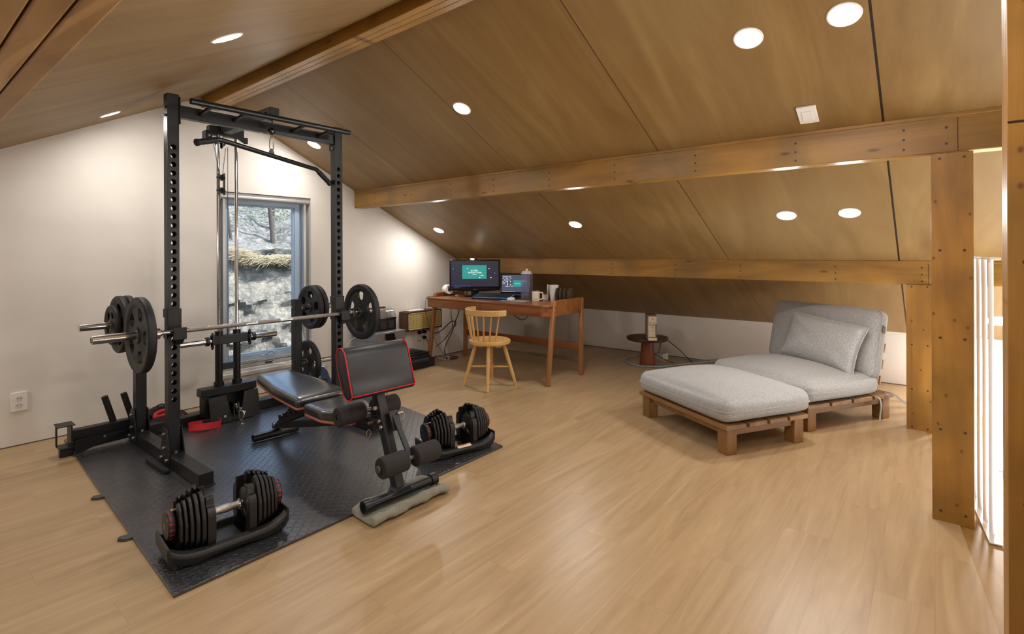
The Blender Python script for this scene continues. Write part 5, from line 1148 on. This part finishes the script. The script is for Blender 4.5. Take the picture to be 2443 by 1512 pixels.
# round side table with coffee machine
M_TBL=wood('dark_walnut','3c211a','4c2c22','5c382b',(.6,2,2),.4); M_TBS=wood('red_brown_wood','6a3320','7e4128','925034',(2,2,.3),.4)
ST=thing('side_table','round dark brown side table with a tapered drum leg near the low wall','side table',(5.72,2.60,0))
k=M(); k.lathe([(0,.302),(.22,.300),(.232,.308),(.237,.318),(.237,.330),(.232,.337),(0,.338)],None,64); k.build('table_top',M_TBL,ST)
k=M(); k.lathe([(0,0),(.088,0),(.090,.004),(.066,.302),(0,.302)],None,48); k.build('pedestal',M_TBS,ST)
CM=thing('coffee_machine','slim cream capsule coffee machine with two round buttons on the round side table','coffee machine',(5.56,2.475,.338),math.radians(-148+90))
CMM=plain('cream_gloss','e6dbbf',.3); CMD=plain('taupe_side','8a7568',.4)
# local: front is -y
k=M(); k.box(-.042,.042,-.015,.14,0,.27); k.build('machine_body',CMM,CM,.005)
k=M(); k.box(-.052,-.043,-.02,.145,.0,.27); k.box(.043,.052,-.02,.145,.0,.27); k.box(-.052,.052,-.02,.145,.2705,.278); each(k,'side_panel',CMD,CM,.003)
k=M(); k.box(-.045,.045,-.075,-.015,.180,.268); hd=k.build('brew_head',CMM,CM,.006)
k=M(); k.box(-.034,.034,-.0765,-.0745,.222,.258); k.build('lever_panel',CMM,hd,.002)
k=M(); k.cbox((.0,-.0775,.240),(.014,.002,.014)); k.build('red_emblem',plain('emblem_red2','cf2e2a',.4),hd,.001)
for sx_ in (-.02,.02):
    k=M(); k.cyl((sx_,-.079,.200),(sx_,-.0745,.200),.0095,seg=20); k.build('button',plain('button_silver','cfd2d6',.25,.5),hd,.001)
k=M(); k.cyl((.004,-.020,.135),(.004,-.014,.135),.007,seg=16); k.cyl((.022,-.018,.14),(.022,-.014,.14),.003,seg=10); each(k,'spout',plain('spout_gold','b9a070',.4,.3),CM)
k=M(); k.box(-.041,.041,-.0165,-.0148,.1,.102); k.build('panel_gap',plain('gap_brown','7a6a50',.6),CM)
k=M(); k.box(-.047,.047,-.085,-.01,0,.030); tr_=k.build('drip_tray',CMM,CM,.004)
k=M(); k.box(-.036,.036,-.075,-.022,.0301,.032); k.build('grate',plain('grate','8b7d62',.4),tr_)
WB=thing('cable_box','small white open cardboard box with a tall panel behind the side table leg','box',(6.18,2.62,0),-.25)
GW=plain('off_white_board','c9c4c0',.6)
k=M(); shell(k,.055,.0,.075,.003,.004); k.build('box_body',GW,WB)
k=M(); k.bar((.0,.05,.01),(.03,.03,.20),.075,.008); k.build('leaning_panel',GW,WB,.002)
GC=plain('grey_blue_cable','8d9699',.5)
cable('grey_cable',[(6.36,2.86,.02),(6.10,2.95,.012),(5.80,2.92,.012),(5.60,2.70,.012),(5.70,2.45,.012),(5.92,2.33,.012),(6.10,2.22,.012),(6.27,2.05,.03),(6.30,1.98,.05)],.010,GC,'thick grey cable curling on the floor around the side table leg')
cable('grey_cable',[(6.25,2.62,.012),(6.30,2.45,.010),(6.28,2.28,.012),(6.26,2.10,.04),(6.32,1.98,.06)],.007,GC,'grey cable running along the low wall behind the side table')
cable('machine_cord',[(5.86,2.42,.30),(5.95,2.33,.20),(6.05,2.26,.09),(6.12,2.22,.02)],.005,CAB,'black cord dropping from the right edge of the side table')
cable('machine_cord',[(5.76,2.62,.24),(5.82,2.60,.16),(5.90,2.50,.07),(6.0,2.40,.012)],.005,CAB,'black cord behind the pedestal of the side table')
# stair railing
WMT=plain('white_painted_metal','f1efee',.35)
RL=thing('stair_railing','white metal railing with round balusters beside the right timber post','railing',(3.9,-.2,0))
k=M(); k.prism([(3.20,-.240),(5.9,.006),(5.9,.054),(3.20,-.192)],0,.006); k.build('base_plate',WMT,RL,.001,world=True)
k=M(); k.prism([(3.20,-.234),(5.9,.012),(5.9,.048),(3.20,-.198)],1.285,1.297); k.build('top_rail',WMT,RL,.003,world=True)
x=3.295; xs=[]
while x<5.85: xs.append(x); x+=.148
for x in xs:
    k=M(); yb=-.206+(x-3.295)*.091; k.cyl((x,yb,.005),(x,yb,1.286),.0095,seg=14); k.build('baluster',WMT,RL,world=True)
